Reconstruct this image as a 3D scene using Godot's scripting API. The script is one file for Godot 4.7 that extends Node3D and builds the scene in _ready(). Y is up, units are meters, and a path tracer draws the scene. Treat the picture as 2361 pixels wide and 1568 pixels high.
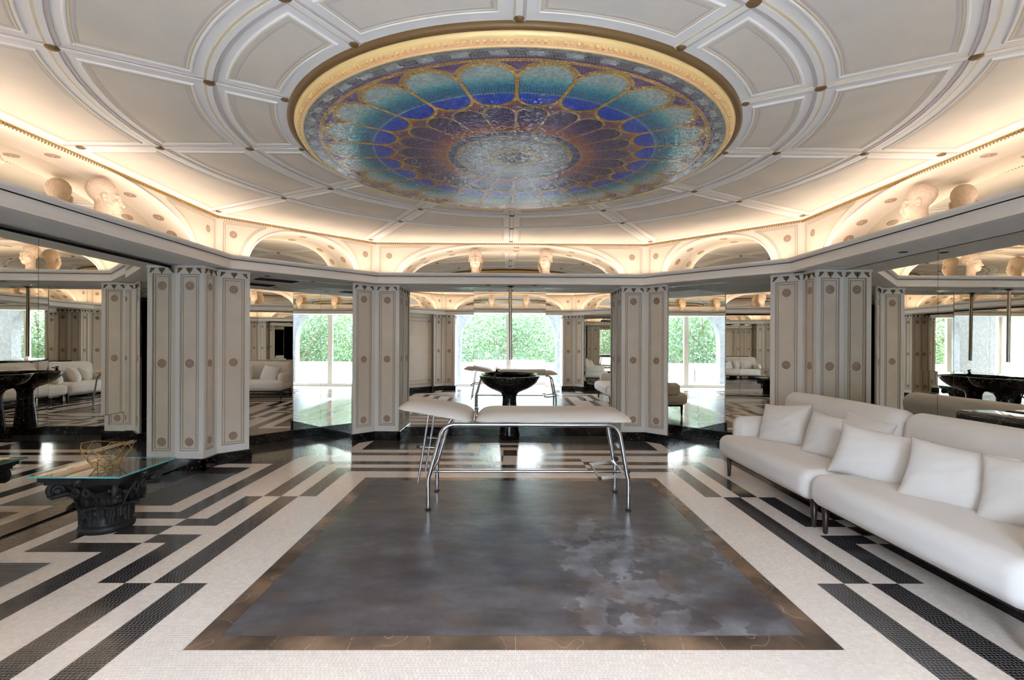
extends Node3D
# A mirrored octagonal room: mosaic floor, painted ceiling with a mosaic medallion, lunettes lit by a hidden cove.

const EYE := 1.35
const YC := 2.742          # ceiling
const YS := 2.145          # soffit under the cornice
const YSHELF := 2.25
const V := [Vector2(1.87, -3.44), Vector2(3.22, -1.97), Vector2(3.22, 1.97), Vector2(1.87, 3.44), Vector2(-1.87, 3.44), Vector2(-3.22, 1.97), Vector2(-3.22, -1.97), Vector2(-1.87, -3.44)]
const COVE_ENERGY := 0.215
const SKY_ENERGY := 4.8
const SPOT_ENERGY := 0.6
const EXPOSURE := 1.7

var M := {}
var shared := {}
var rng := RandomNumberGenerator.new()
var counts := {}

# ---------------------------------------------------------------- mesh building
class MB:
	var st := SurfaceTool.new()
	var flat := true
	var group := 0
	func _init(smooth := false) -> void:
		st.begin(Mesh.PRIMITIVE_TRIANGLES)
		flat = not smooth
	func tri(a: Vector3, b: Vector3, c: Vector3) -> void:      # counter-clockwise seen from outside
		st.set_smooth_group(-1 if flat else group)
		st.add_vertex(a); st.add_vertex(c); st.add_vertex(b)
	func quad(a: Vector3, b: Vector3, c: Vector3, d: Vector3) -> void:
		tri(a, b, c); tri(a, c, d)
	func box(lo: Vector3, hi: Vector3, xf := Transform3D()) -> void:
		var p := []
		for i in 8:
			p.append(xf * Vector3(hi.x if i & 1 else lo.x, hi.y if i & 2 else lo.y, hi.z if i & 4 else lo.z))
		var was := flat
		flat = true
		quad(p[4], p[5], p[7], p[6]); quad(p[1], p[0], p[2], p[3])
		quad(p[5], p[1], p[3], p[7]); quad(p[0], p[4], p[6], p[2])
		quad(p[6], p[7], p[3], p[2]); quad(p[0], p[1], p[5], p[4])
		flat = was
	func grid(pts: Array, wrap_u := false, wrap_v := false) -> void:   # pts[i][j]; outside is to the side of du x dv
		var nu := pts.size()
		var nv: int = pts[0].size()
		for i in (nu if wrap_u else nu - 1):
			for j in (nv if wrap_v else nv - 1):
				var a: Vector3 = pts[i][j]
				var b: Vector3 = pts[(i + 1) % nu][j]
				var c: Vector3 = pts[(i + 1) % nu][(j + 1) % nv]
				var d: Vector3 = pts[i][(j + 1) % nv]
				if a.distance_squared_to(b) > 1e-14 and b.distance_squared_to(c) > 1e-14:
					tri(a, b, c)
				if a.distance_squared_to(d) > 1e-14 and c.distance_squared_to(d) > 1e-14:
					tri(a, c, d)
	func tube(path: Array, r, segs := 8, closed := false, caps := true) -> void:
		var was := flat
		flat = false
		var rings := []
		var n := path.size()
		var up := Vector3.ZERO
		for i in n:
			var p: Vector3 = path[i]
			var prev: Vector3 = path[(i - 1 + n) % n] if (i > 0 or closed) else p
			var next: Vector3 = path[(i + 1) % n] if (i < n - 1 or closed) else p
			var t := ((p - prev).normalized() + (next - p).normalized()).normalized()
			if t.length() < 0.5: t = (next - prev).normalized()
			if up == Vector3.ZERO:
				up = Vector3.UP if absf(t.y) < 0.9 else Vector3.RIGHT
			var side := t.cross(up).normalized()
			up = side.cross(t).normalized()
			var rad: float = r[i] if r is Array else r
			var ring := []
			for k in segs:
				var a := TAU * k / segs
				ring.append(p + (side * cos(a) + up * sin(a)) * rad)
			rings.append(ring)
		grid(rings, closed, true)
		if caps and not closed:
			flat = true
			for k in range(1, segs - 1):
				tri(rings[0][0], rings[0][k], rings[0][k + 1])
				tri(rings[n - 1][0], rings[n - 1][k + 1], rings[n - 1][k])
		flat = was
	func lathe(profile: Array, segs := 32, at := Vector3.ZERO, sharp := false, xf := Transform3D()) -> void:   # profile (radius, y), bottom to top gives an outward surface
		var was := flat
		flat = false
		for j in (profile.size() - 1 if sharp else 1):
			var part: Array = profile.slice(j, j + 2) if sharp else profile
			var rings := []
			for k in segs:
				var a := -TAU * k / segs
				var ring := []
				for q in part:
					ring.append(xf * (at + Vector3(cos(a) * q.x, q.y, sin(a) * q.x)))
				rings.append(ring)
			grid(rings, true, false)
			group += 1
		flat = was
	func poly(pts: PackedVector2Array, z0: float, z1: float, xf := Transform3D()) -> void:    # an extruded outline in the xy plane
		var p := pts.duplicate()
		if Geometry2D.is_polygon_clockwise(p): p.reverse()
		var was := flat
		flat = true
		var idx := Geometry2D.triangulate_polygon(p)
		for k in range(0, idx.size(), 3):
			var a := p[idx[k]]; var b := p[idx[k + 1]]; var c := p[idx[k + 2]]
			if (b - a).cross(c - a) < 0:
				var t := b; b = c; c = t
			tri(xf * Vector3(a.x, a.y, z1), xf * Vector3(b.x, b.y, z1), xf * Vector3(c.x, c.y, z1))
			tri(xf * Vector3(a.x, a.y, z0), xf * Vector3(c.x, c.y, z0), xf * Vector3(b.x, b.y, z0))
		for k in p.size():
			var a := p[k]; var b := p[(k + 1) % p.size()]
			quad(xf * Vector3(a.x, a.y, z0), xf * Vector3(b.x, b.y, z0), xf * Vector3(b.x, b.y, z1), xf * Vector3(a.x, a.y, z1))
		flat = was
	static func inset(pts: PackedVector2Array, d: float) -> PackedVector2Array:     # towards the inside of a counter-clockwise loop
		var o := PackedVector2Array()
		var n := pts.size()
		for k in n:
			var a := pts[(k - 1 + n) % n]; var b := pts[k]; var c := pts[(k + 1) % n]
			var e1 := (b - a).normalized(); var e2 := (c - b).normalized()
			var n1 := Vector2(-e1.y, e1.x); var n2 := Vector2(-e2.y, e2.x)
			var m := (n1 + n2).normalized()
			o.append(b + m * d / maxf(0.35, m.dot(n1)))
		return o
	func frame(pts: PackedVector2Array, off: float, w: float, z0: float, z1: float, xf := Transform3D()) -> void:   # a raised moulding along a closed loop
		var p := pts.duplicate()
		if Geometry2D.is_polygon_clockwise(p): p.reverse()
		var a := MB.inset(p, off); var b := MB.inset(p, off + w * 0.3); var c := MB.inset(p, off + w * 0.7); var d := MB.inset(p, off + w)
		var n := p.size()
		var was := flat
		flat = true
		for k in n:
			var q := (k + 1) % n
			quad(xf * Vector3(a[k].x, a[k].y, z0), xf * Vector3(a[q].x, a[q].y, z0), xf * Vector3(b[q].x, b[q].y, z1), xf * Vector3(b[k].x, b[k].y, z1))
			quad(xf * Vector3(b[k].x, b[k].y, z1), xf * Vector3(b[q].x, b[q].y, z1), xf * Vector3(c[q].x, c[q].y, z1), xf * Vector3(c[k].x, c[k].y, z1))
			quad(xf * Vector3(c[k].x, c[k].y, z1), xf * Vector3(c[q].x, c[q].y, z1), xf * Vector3(d[q].x, d[q].y, z0), xf * Vector3(d[k].x, d[k].y, z0))
		flat = was
	func rbox(lo: Vector3, hi: Vector3, r: float, n := 4, xf := Transform3D(), puff := 0.0) -> void:    # a box with rounded edges
		var was := flat
		flat = false
		var c := (lo + hi) / 2
		var h := (hi - lo) / 2
		r = minf(r, minf(h.x, minf(h.y, h.z)) * 0.999)
		var ax := []
		for k in 3:
			var l := []
			for i in n + 1:
				l.append(-(h[k] - r) - r * tan(PI / 4 * (1.0 - float(i) / n)))
			var inner: float = h[k] - r
			var steps := 4 if puff > 0 else 1
			for i in range(1, steps):
				l.append(-inner + 2 * inner * i / steps)
			for i in n + 1:
				l.append((h[k] - r) + r * tan(PI / 4 * float(i) / n))
			ax.append(l)
		for k in 3:
			var u := (k + 1) % 3
			var v := (k + 2) % 3
			for s in [-1, 1]:
				var g := []
				for a in (ax[u] if s > 0 else ax[v]):
					var row := []
					for b in (ax[v] if s > 0 else ax[u]):
						var p := Vector3.ZERO
						p[k] = s * h[k]
						p[u if s > 0 else v] = a
						p[v if s > 0 else u] = b
						var f := Vector3(p.x / h.x, p.y / h.y, p.z / h.z)
						var q := Vector3(clampf(p.x, -h.x + r, h.x - r), clampf(p.y, -h.y + r, h.y - r), clampf(p.z, -h.z + r, h.z - r))
						p = q + (p - q).normalized() * r
						if puff > 0:
							p[k] += s * puff * (1 - f[u] * f[u]) * (1 - f[v] * f[v])
						row.append(xf * (c + p))
					g.append(row)
				grid(g)
		flat = was
	func mesh() -> ArrayMesh:
		st.generate_normals()
		st.index()
		return st.commit()

func obj(called: String, b: MB, mat: Material, parent: Node, at := Transform3D()) -> MeshInstance3D:
	return put(called, b.mesh(), mat, parent, at)

func put(called: String, mesh: Mesh, mat: Material, parent: Node, at := Transform3D()) -> MeshInstance3D:
	var o := MeshInstance3D.new()
	o.name = called
	o.mesh = mesh
	o.material_override = mat
	o.transform = at
	parent.add_child(o, true)
	return o

func node(called: String, parent: Node, at := Transform3D()) -> Node3D:
	var o := Node3D.new()
	o.name = called
	o.transform = at
	parent.add_child(o, true)
	return o

func numbered(called: String) -> String:
	counts[called] = counts.get(called, -1) + 1
	return called if counts[called] == 0 else "%s_%03d" % [called, counts[called]]

func thing(called: String, label: String, category: String, at := Transform3D(), group := "") -> Node3D:
	var o := node(numbered(called), self, at)
	tag(o, label, category, group)
	return o

func tag(o: Node, label: String, category: String, group := "", kind := "") -> void:
	o.set_meta("label", label)
	o.set_meta("category", category)
	if group: o.set_meta("group", group)
	if kind: o.set_meta("kind", kind)

func at(x: float, y: float, z: float, turn := 0.0) -> Transform3D:
	return Transform3D(Basis(Vector3.UP, turn), Vector3(x, y, z))

func rect(x0: float, y0: float, x1: float, y1: float) -> PackedVector2Array:
	return PackedVector2Array([Vector2(x0, y0), Vector2(x1, y0), Vector2(x1, y1), Vector2(x0, y1)])

# ---------------------------------------------------------------- materials
func c8(r: float, g: float, b: float) -> Color:
	return Color(r / 255.0, g / 255.0, b / 255.0)

func mat(color: Color, rough := 0.6, metal := 0.0) -> StandardMaterial3D:
	var m := StandardMaterial3D.new()
	m.albedo_color = color
	m.roughness = rough
	m.metallic = metal
	return m

func picture(w: int, h: int, f: Callable) -> ImageTexture:
	var data := PackedByteArray()
	data.resize(w * h * 3)
	var k := 0
	for y in h:
		for x in w:
			var c: Color = f.call(x, y)
			data[k] = clampi(int(c.r * 255), 0, 255)
			data[k + 1] = clampi(int(c.g * 255), 0, 255)
			data[k + 2] = clampi(int(c.b * 255), 0, 255)
			k += 3
	return ImageTexture.create_from_image(Image.create_from_data(w, h, false, Image.FORMAT_RGB8, data))

func noise(freq: float, seed_: int, octaves := 4) -> FastNoiseLite:
	var n := FastNoiseLite.new()
	n.seed = seed_
	n.frequency = freq
	n.noise_type = FastNoiseLite.TYPE_SIMPLEX_SMOOTH
	n.fractal_type = FastNoiseLite.FRACTAL_FBM
	n.fractal_octaves = octaves
	return n

func wrapped(n: FastNoiseLite, x: float, y: float, size: float, r: float) -> float:     # noise that repeats over a tile
	var a := TAU * x / size
	var b := TAU * y / size
	return n.get_noise_3d(cos(a) * r + 7.0, sin(a) * r + cos(b) * r, sin(b) * r)

func clouded(a: Color, b: Color, freq: float, seed_: int, scale: float, rough: float) -> StandardMaterial3D:
	var n := noise(freq, seed_)
	var m := mat(Color.WHITE, rough)
	m.albedo_texture = picture(256, 256, func(x, y): return a.lerp(b, clampf(0.5 + 0.9 * wrapped(n, x, y, 256.0, 40.0), 0, 1)))
	m.uv1_triplanar = true
	m.uv1_world_triplanar = true
	m.uv1_scale = Vector3.ONE * scale
	return m

func veined(base: Color, vein: Color, seed_: int, scale: float, rough: float, amount: float) -> StandardMaterial3D:
	var n := noise(0.012, seed_, 4)
	var n2 := noise(0.03, seed_ + 5, 3)
	var m := mat(Color.WHITE, rough)
	m.albedo_texture = picture(512, 512, func(x, y):
		var warp := wrapped(n2, x, y, 512.0, 50.0)
		var v := absf(wrapped(n, x + 60.0 * warp, y + 90.0 * warp, 512.0, 110.0))
		var gate := smoothstep(-0.05, 0.2, wrapped(n2, y, x, 512.0, 90.0))
		var line := (1.0 - smoothstep(0.0, 0.035, v)) * gate * amount
		return base.lerp(vein, clampf(line, 0, 1)))
	m.uv1_triplanar = true
	m.uv1_world_triplanar = true
	m.uv1_scale = Vector3.ONE * scale
	return m

func make_materials() -> void:
	M.white = mat(c8(236, 234, 231), 0.55)
	M.white_wall = mat(c8(228, 227, 224), 0.6)
	M.frieze = mat(c8(228, 217, 205), 0.7)
	M.frieze_panel = mat(c8(226, 208, 192), 0.7)
	M.panel = clouded(c8(232, 222, 210), c8(224, 212, 198), 0.02, 3, 0.7, 0.55)
	M.moulding = mat(c8(186, 174, 158), 0.5)
	M.ceiling = mat(c8(234, 231, 227), 0.75)
	M.ceiling_panel = clouded(c8(222, 210, 195), c8(204, 199, 189), 0.014, 11, 0.45, 0.8)
	M.ceiling_gold = mat(c8(208, 197, 168), 0.6)
	M.ceiling_grey = mat(c8(198, 188, 184), 0.7)
	M.gilt = mat(c8(168, 136, 82), 0.42, 0.35)
	M.gilt_dark = mat(c8(118, 92, 56), 0.5, 0.3)
	M.gold_bright = mat(c8(238, 206, 142), 0.4, 0.1)
	M.peach = mat(c8(216, 164, 122), 0.5)
	M.bronze = mat(c8(70, 58, 40), 0.5, 0.3)
	M.rosette = mat(Color.WHITE, 0.55)
	M.rosette.vertex_color_use_as_albedo = true
	M.mirror = mat(c8(240, 238, 230), 0.0, 1.0)
	M.mirror.metallic_specular = 0.5
	M.black = mat(c8(14, 14, 15), 0.5)
	M.marble = veined(c8(20, 20, 24), c8(214, 212, 206), 21, 1.6, 0.08, 0.9)
	M.tile = mat(Color.WHITE, 0.13)
	M.tile.vertex_color_use_as_albedo = true
	M.glass_tile = mat(Color.WHITE, 0.16)
	M.glass_tile.vertex_color_use_as_albedo = true
	M.grout = mat(c8(196, 190, 182), 0.7)
	M.slate = clouded(c8(34, 35, 37), c8(62, 62, 62), 0.03, 31, 0.8, 0.3)
	M.leather = mat(c8(226, 216, 206), 0.42)
	M.chrome = mat(c8(205, 206, 210), 0.09, 1.0)
	M.steel = mat(c8(190, 180, 168), 0.2, 1.0)
	M.rubber = mat(c8(34, 34, 36), 0.6)
	M.fabric = mat(c8(233, 229, 224), 0.9)
	M.fabric.rim_enabled = true
	M.fabric.rim = 0.25
	var fn := noise(0.09, 8, 3)
	M.fabric.heightmap_enabled = true
	M.fabric.heightmap_texture = picture(256, 256, func(x, y):
		var v := 0.5 + 0.4 * wrapped(fn, x, y, 256.0, 300.0)
		return Color(v, v, v))
	M.fabric.heightmap_scale = 0.05
	M.fabric.uv1_triplanar = true
	M.fabric.uv1_scale = Vector3.ONE * 3.0
	M.wood_dark = mat(c8(44, 32, 27), 0.35)
	M.iron_black = clouded(c8(16, 16, 17), c8(30, 30, 31), 0.05, 41, 3.0, 0.55)
	M.brass = mat(c8(206, 166, 98), 0.25, 0.9)
	M.glass = mat(Color(0.93, 0.98, 0.97, 0.05), 0.0)
	M.glass.transparency = BaseMaterial3D.TRANSPARENCY_ALPHA
	M.glass_edge = mat(c8(96, 178, 178), 0.1)
	M.plaster_head = clouded(c8(226, 208, 192), c8(200, 178, 158), 0.05, 51, 4.0, 0.7)
	M.stone_pale = clouded(c8(206, 204, 200), c8(190, 188, 184), 0.03, 61, 0.8, 0.16)
	M.stone_warm = clouded(c8(150, 146, 140), c8(130, 126, 120), 0.03, 62, 0.8, 0.6)
	M.led = mat(c8(255, 226, 190), 0.6)
	M.led.emission_enabled = true
	M.led.emission = c8(255, 234, 212)
	M.led.emission_energy_multiplier = 2.0
	M.spot = mat(c8(255, 244, 230), 0.6)
	M.spot.emission_enabled = true
	M.spot.emission = c8(255, 240, 224)
	M.spot.emission_energy_multiplier = 8.0
	M.frame_cream = mat(c8(214, 204, 190), 0.5)
	M.door_blue = mat(c8(128, 142, 152), 0.5)
	M.stone_dark = clouded(c8(52, 54, 57), c8(84, 85, 86), 0.05, 71, 1.0, 0.8)
	M.parapet = mat(c8(232, 234, 236), 0.7)
	M.bark = mat(c8(92, 80, 66), 0.9)
	M.leaf = mat(c8(44, 64, 44), 0.6)
	M.leaf.backlight_enabled = true
	M.leaf.backlight = Color(0.22, 0.28, 0.12)
	M.leaf_pale = mat(c8(64, 84, 58), 0.6)
	M.leaf_pale.backlight_enabled = true
	M.leaf_pale.backlight = Color(0.24, 0.3, 0.14)
	M.iron = mat(c8(40, 42, 46), 0.5)
	M.grass = mat(c8(116, 136, 84), 0.9)

# ---------------------------------------------------------------- shared ornaments
func rosette_mesh() -> ArrayMesh:
	if shared.has("rosette"): return shared.rosette
	var b := MB.new(true)
	var n := 24
	var radii := [0.0, 0.16, 0.28, 0.4, 0.58, 0.72, 0.84, 0.94, 1.0]
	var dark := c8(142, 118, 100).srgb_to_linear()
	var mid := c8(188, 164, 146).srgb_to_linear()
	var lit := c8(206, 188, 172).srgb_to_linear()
	var hgt := func(r: float, t: float) -> float:
		var p := 0.0
		if r < 0.28: p = 0.2 * (1 - pow(r / 0.28, 2.0)) + 0.12
		elif r < 0.84: p = 0.1 + 0.1 * sin((r - 0.28) / 0.56 * PI) * (0.55 + 0.45 * cos(8 * t))
		elif r < 0.99: p = 0.14
		return p
	for i in radii.size() - 1:
		for k in n:
			var pts := []
			for q in [[i, k], [i + 1, k], [i + 1, k + 1], [i, k + 1]]:
				var r: float = radii[q[0]]
				var t: float = TAU * q[1] / n
				pts.append(Vector3(cos(t) * r, sin(t) * r, hgt.call(r, t)))
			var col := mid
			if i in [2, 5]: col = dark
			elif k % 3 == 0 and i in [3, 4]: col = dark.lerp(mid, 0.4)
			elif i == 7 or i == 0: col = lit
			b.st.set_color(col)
			if i == 0: b.tri(pts[0], pts[1], pts[2])
			else: b.quad(pts[0], pts[1], pts[2], pts[3])
	shared.rosette = b.mesh()
	return shared.rosette

func rosette(parent: Node, pos: Vector3, r: float, basis := Basis()) -> void:
	put("rosette", rosette_mesh(), M.rosette, parent, Transform3D(basis.scaled_local(Vector3(r, r, r * 0.6)), pos))

func leaf_mesh(kind: int) -> ArrayMesh:      # 0: the pointed middle leaf, 1: the curled corner leaf
	var key := "leaf%d" % kind
	if shared.has(key): return shared[key]
	var b := MB.new()
	if kind == 0:
		b.poly(PackedVector2Array([Vector2(-0.03, 0.0), Vector2(-0.034, -0.012), Vector2(-0.022, -0.02), Vector2(-0.024, -0.034), Vector2(-0.011, -0.037), Vector2(0, -0.062), Vector2(0.011, -0.037), Vector2(0.024, -0.034), Vector2(0.022, -0.02), Vector2(0.034, -0.012), Vector2(0.03, 0.0)]), 0.0, 0.007)
		b.poly(PackedVector2Array([Vector2(-0.005, 0.0), Vector2(0, -0.05), Vector2(0.005, 0.0)]), 0.0, 0.013)
	else:
		b.poly(PackedVector2Array([Vector2(-0.004, 0.0), Vector2(-0.006, -0.03), Vector2(-0.016, -0.045), Vector2(-0.008, -0.052), Vector2(0.004, -0.043), Vector2(0.012, -0.03), Vector2(0.024, -0.027), Vector2(0.03, -0.014), Vector2(0.04, -0.008), Vector2(0.04, 0.0)]), 0.0, 0.007)
	shared[key] = b.mesh()
	return shared[key]

func pilaster(parent: Node, xf: Transform3D, w: float) -> void:     # a panelled face, x along it, z towards the room
	var y0 := 0.125
	var h := YS - y0
	var p := node("pilaster", parent, xf * Transform3D(Basis(), Vector3(0, y0, 0)))
	var m := minf(0.052, w * 0.17)
	var b := MB.new()
	b.box(Vector3(0, 0, -0.03), Vector3(m, h, 0)); b.box(Vector3(w - m, 0, -0.03), Vector3(w, h, 0))
	b.box(Vector3(m, 0, -0.03), Vector3(w - m, 0.075, 0)); b.box(Vector3(m, h - 0.085, -0.03), Vector3(w - m, h, 0))
	b.box(Vector3(0, h - 0.022, 0), Vector3(w, h, 0.012))
	obj("frame", b, M.white, p)
	b = MB.new()
	b.box(Vector3(m, 0.075, -0.03), Vector3(w - m, h - 0.085, -0.009))
	obj("panel", b, M.panel, p)
	b = MB.new()
	b.frame(rect(m, 0.075, w - m, h - 0.085), 0.002, 0.009, -0.009, -0.001)
	b.frame(rect(m, 0.075, w - m, h - 0.085), 0.026, 0.008, -0.009, -0.003)
	obj("moulding", b, M.moulding, p)
	for y in [0.298, 1.12, 1.964]:
		rosette(p, Vector3(w / 2, y - y0 - (0.03 if y > 1.5 else 0.0), -0.009), minf(0.048, w * 0.17))
	var ly := h - 0.026
	put("gilt_leaf", leaf_mesh(0), M.gilt_dark, p, Transform3D(Basis().scaled(Vector3(1, 1, 1)), Vector3(w / 2, ly, 0)))
	put("gilt_leaf", leaf_mesh(1), M.gilt_dark, p, Transform3D(Basis(), Vector3(m * 0.75, ly, 0)))
	put("gilt_leaf", leaf_mesh(1), M.gilt_dark, p, Transform3D(Basis(Vector3.UP, PI), Vector3(w - m * 0.75, ly, 0.007)))

func skirting(parent: Node, a: Vector2, b2: Vector2, h := 0.125, t := 0.022) -> void:     # from a to b in the wall's own plan (x, z); the room lies to the left of a-b seen from above in x right, z in
	var e := (b2 - a).normalized()
	var n := Vector2(-e.y, e.x)
	var xf := Transform3D(Basis(Vector3(e.x, 0, e.y), Vector3.UP, Vector3(n.x, 0, n.y)), Vector3(a.x, 0, a.y))
	var b := MB.new()
	var l := a.distance_to(b2)
	b.box(Vector3(-t, 0, -0.01), Vector3(l + t, h - 0.006, t))
	b.quad(Vector3(-t, h - 0.006, t), Vector3(l + t, h - 0.006, t), Vector3(l + t, h, t - 0.006), Vector3(-t, h, t - 0.006))
	b.quad(Vector3(-t, h, t - 0.006), Vector3(l + t, h, t - 0.006), Vector3(l + t, h, -0.01), Vector3(-t, h, -0.01))
	obj("skirting", b, M.marble, parent, xf)

func mirror_panel(parent: Node, x0: float, x1: float, y0: float, y1: float, z: float, tilt := Vector2.ZERO, pivot_left := false, gap := 0.0015) -> void:
	var w := x1 - x0 - 2 * gap
	var px := 0.0 if pivot_left else w / 2
	var b := MB.new()
	b.box(Vector3(-px, 0, -0.006), Vector3(w - px, y1 - y0, 0))
	var xf := Transform3D(Basis(Vector3.UP, tilt.x) * Basis(Vector3.RIGHT, tilt.y), Vector3(x0 + gap + px, y0, z))
	obj("mirror_panel", b, M.mirror, parent, xf)

# ---------------------------------------------------------------- walls
func wall_xf(i: int) -> Transform3D:
	var a: Vector2 = V[(i + 7) % 8]
	var c: Vector2 = V[i]
	var e := (c - a).normalized()
	return Transform3D(Basis(Vector3(e.x, 0, e.y), Vector3.UP, Vector3(-e.y, 0, e.x)), Vector3(a.x, 0, a.y))

func wall_len(i: int) -> float:
	return V[(i + 7) % 8].distance_to(V[i])

func arch_points(c: float, a: float, yb: float, h: float, n := 44, grow := 0.0) -> PackedVector2Array:
	var o := PackedVector2Array()
	for k in n + 1:
		var t := PI - PI * k / n
		var x := signf(cos(t)) * pow(absf(cos(t)), 2.0 / 2.35)
		var y := pow(maxf(0.0, sin(t)), 2.0 / 2.35)
		o.append(Vector2(c + x * (a + grow), yb + y * (h + grow)))
	return o

func miter(i: int, side: int) -> float:      # how far an inner corner moves along the wall for each metre inwards
	var a: Vector2 = V[(i + 6) % 8]; var b: Vector2 = V[(i + 7) % 8]; var c: Vector2 = V[i]; var d: Vector2 = V[(i + 1) % 8]
	var e := (c - b).normalized()
	var o := (b - a).normalized() if side < 0 else (d - c).normalized()
	return tan(absf(e.angle_to(o)) / 2)

func upper_wall(w: Node3D, i: int) -> void:
	var l := wall_len(i)
	var long := i % 2 == 0
	var ah := 1.53 if long else 0.68
	var yb := 2.18
	var ar := 0.525 if long else 0.5
	var c := l / 2
	var arch := arch_points(c, ah, yb, ar)
	# the frieze with its arched opening
	var b := MB.new()
	for k in arch.size() - 1:
		var p := arch[k]; var q := arch[k + 1]
		if q.x - p.x > 1e-5:
			b.quad(Vector3(p.x, p.y, 0), Vector3(q.x, q.y, 0), Vector3(q.x, YC, 0), Vector3(p.x, YC, 0))
	b.quad(Vector3(0, YS, 0), Vector3(c - ah, YS, 0), Vector3(c - ah, YC, 0), Vector3(0, YC, 0))
	b.quad(Vector3(c + ah, YS, 0), Vector3(l, YS, 0), Vector3(l, YC, 0), Vector3(c + ah, YC, 0))
	obj("frieze", b, M.frieze, w)
	b = MB.new(true)
	for k in arch.size() - 1:
		var p := arch[k]; var q := arch[k + 1]
		b.quad(Vector3(p.x, p.y, -0.3), Vector3(q.x, q.y, -0.3), Vector3(q.x, q.y, 0), Vector3(p.x, p.y, 0))
	b.quad(Vector3(c - ah, YS, -0.3), Vector3(c - ah, yb, -0.3), Vector3(c - ah, yb, 0), Vector3(c - ah, YS, 0))
	b.quad(Vector3(c + ah, YS, 0), Vector3(c + ah, yb, 0), Vector3(c + ah, yb, -0.3), Vector3(c + ah, YS, -0.3))
	obj("arch_soffit", b, M.frieze, w)
	b = MB.new()
	var o1 := arch_points(c, ah, yb, ar, 44, 0.016)
	for k in arch.size() - 1:
		var p := arch[k]; var q := arch[k + 1]; var p2 := o1[k]; var q2 := o1[k + 1]
		b.quad(Vector3(p.x, p.y, 0.008), Vector3(q.x, q.y, 0.008), Vector3(q2.x, q2.y, 0.008), Vector3(p2.x, p2.y, 0.008))
		b.quad(Vector3(p2.x, p2.y, 0.008), Vector3(q2.x, q2.y, 0.008), Vector3(q2.x, q2.y, 0), Vector3(p2.x, p2.y, 0))
		b.quad(Vector3(p.x, p.y, 0), Vector3(q.x, q.y, 0), Vector3(q.x, q.y, 0.008), Vector3(p.x, p.y, 0.008))
	obj("archivolt", b, M.white, w)
	b = MB.new()
	b.box(Vector3(c - ah - 0.02, YS, -0.31), Vector3(c + ah + 0.02, yb + ar + 0.02, -0.3))
	obj("lunette_mirror", b, M.mirror, w)
	b = MB.new()
	b.box(Vector3(-0.3, YS + 0.025, -0.4), Vector3(l + 0.3, YC + 0.02, -0.315))
	obj("backing", b, M.white_wall, w)
	# coffer lines and flowers on the underside of the arch
	for t in ([0.12, 0.22, 0.34, 0.5, 0.66, 0.78, 0.88] if long else [0.16, 0.3, 0.5, 0.7, 0.84]):
		var k := int(t * 44)
		var p := arch[k]; var q := arch[k + 1]
		var e := (q - p).normalized()
		var bas := Basis(Vector3(e.x, e.y, 0), Vector3(0, 0, 1), Vector3(e.y, -e.x, 0))
		rosette(w, Vector3((p.x + q.x) / 2, (p.y + q.y) / 2, -0.15), 0.05, bas)
	# spandrel panels
	for s in [0, 1]:
		var pts := PackedVector2Array()
		var grown := arch_points(c, ah, yb, ar, 60, 0.085)
		var top := YC - 0.062
		var m := 0.055
		pts.append(Vector2(m, top))
		pts.append(Vector2(m, 2.27))
		for q in grown:
			if q.x < c and q.y > 2.27 and q.y < top - 0.012 and q.x > m + 0.02:
				pts.append(q)
		var last := pts[pts.size() - 1]
		pts.append(Vector2(last.x + 0.05, top))
		if pts[2].x > m + 0.04: pts.insert(2, Vector2(pts[2].x - 0.004, 2.27))
		if s == 1:
			var r := PackedVector2Array()
			for q in pts: r.append(Vector2(l - q.x, q.y))
			r.reverse()
			pts = r
		b = MB.new()
		b.poly(pts, 0.0, 0.002)
		var sp := obj("spandrel_panel", b, M.frieze_panel, w)
		b = MB.new()
		b.frame(pts, 0.0, 0.007, 0.002, 0.007)
		b.frame(pts, 0.02, 0.005, 0.002, 0.005)
		obj("moulding", b, M.moulding, sp)
		var rx := 0.19 if long else 0.16
		rosette(sp, Vector3(rx if s == 0 else l - rx, 2.545, 0.002), 0.042)
	# the toothed gilt strip under the ceiling
	b = MB.new()
	b.box(Vector3(0, YC - 0.014, 0), Vector3(l, YC, 0.02))
	obj("cornice_fillet", b, M.white, w)
	b = MB.new()
	var n := int(l / 0.026)
	var pitch := l / n
	b.box(Vector3(0, YC - 0.022, 0), Vector3(l, YC - 0.014, 0.012))
	for k in n:
		var x := (k + 0.5) * pitch
		b.poly(PackedVector2Array([Vector2(x - 0.009, YC - 0.022), Vector2(x - 0.007, YC - 0.036), Vector2(x, YC - 0.043), Vector2(x + 0.007, YC - 0.036), Vector2(x + 0.009, YC - 0.022)]), 0.0, 0.009)
	obj("dentil_strip", b, M.gilt, w).set_meta("kind", "stuff")
	# cornice: profile (inwards, height)
	var m0 := miter(i, -1)
	var m1 := miter(i, 1)
	var prof := [Vector2(0.10, YS), Vector2(0.188, YS), Vector2(0.188, YS + 0.022), Vector2(0.176, YS + 0.026), Vector2(0.176, YS + 0.03), Vector2(0.172, YS + 0.034), Vector2(0.172, YS + 0.086), Vector2(0.18, YS + 0.09), Vector2(0.188, YS + 0.094)]
	var prof2 := [Vector2(0.188, YS + 0.103), Vector2(0.192, YS + 0.112), Vector2(0.203, YS + 0.122), Vector2(0.207, YS + 0.132), Vector2(0.207, YS + 0.146), Vector2(0.175, YS + 0.146), Vector2(0.175, YSHELF), Vector2(-0.3, YSHELF)]
	var line := [Vector2(0.188, YS + 0.094), Vector2(0.176, YS + 0.096), Vector2(0.176, YS + 0.101), Vector2(0.188, YS + 0.103)]
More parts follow.
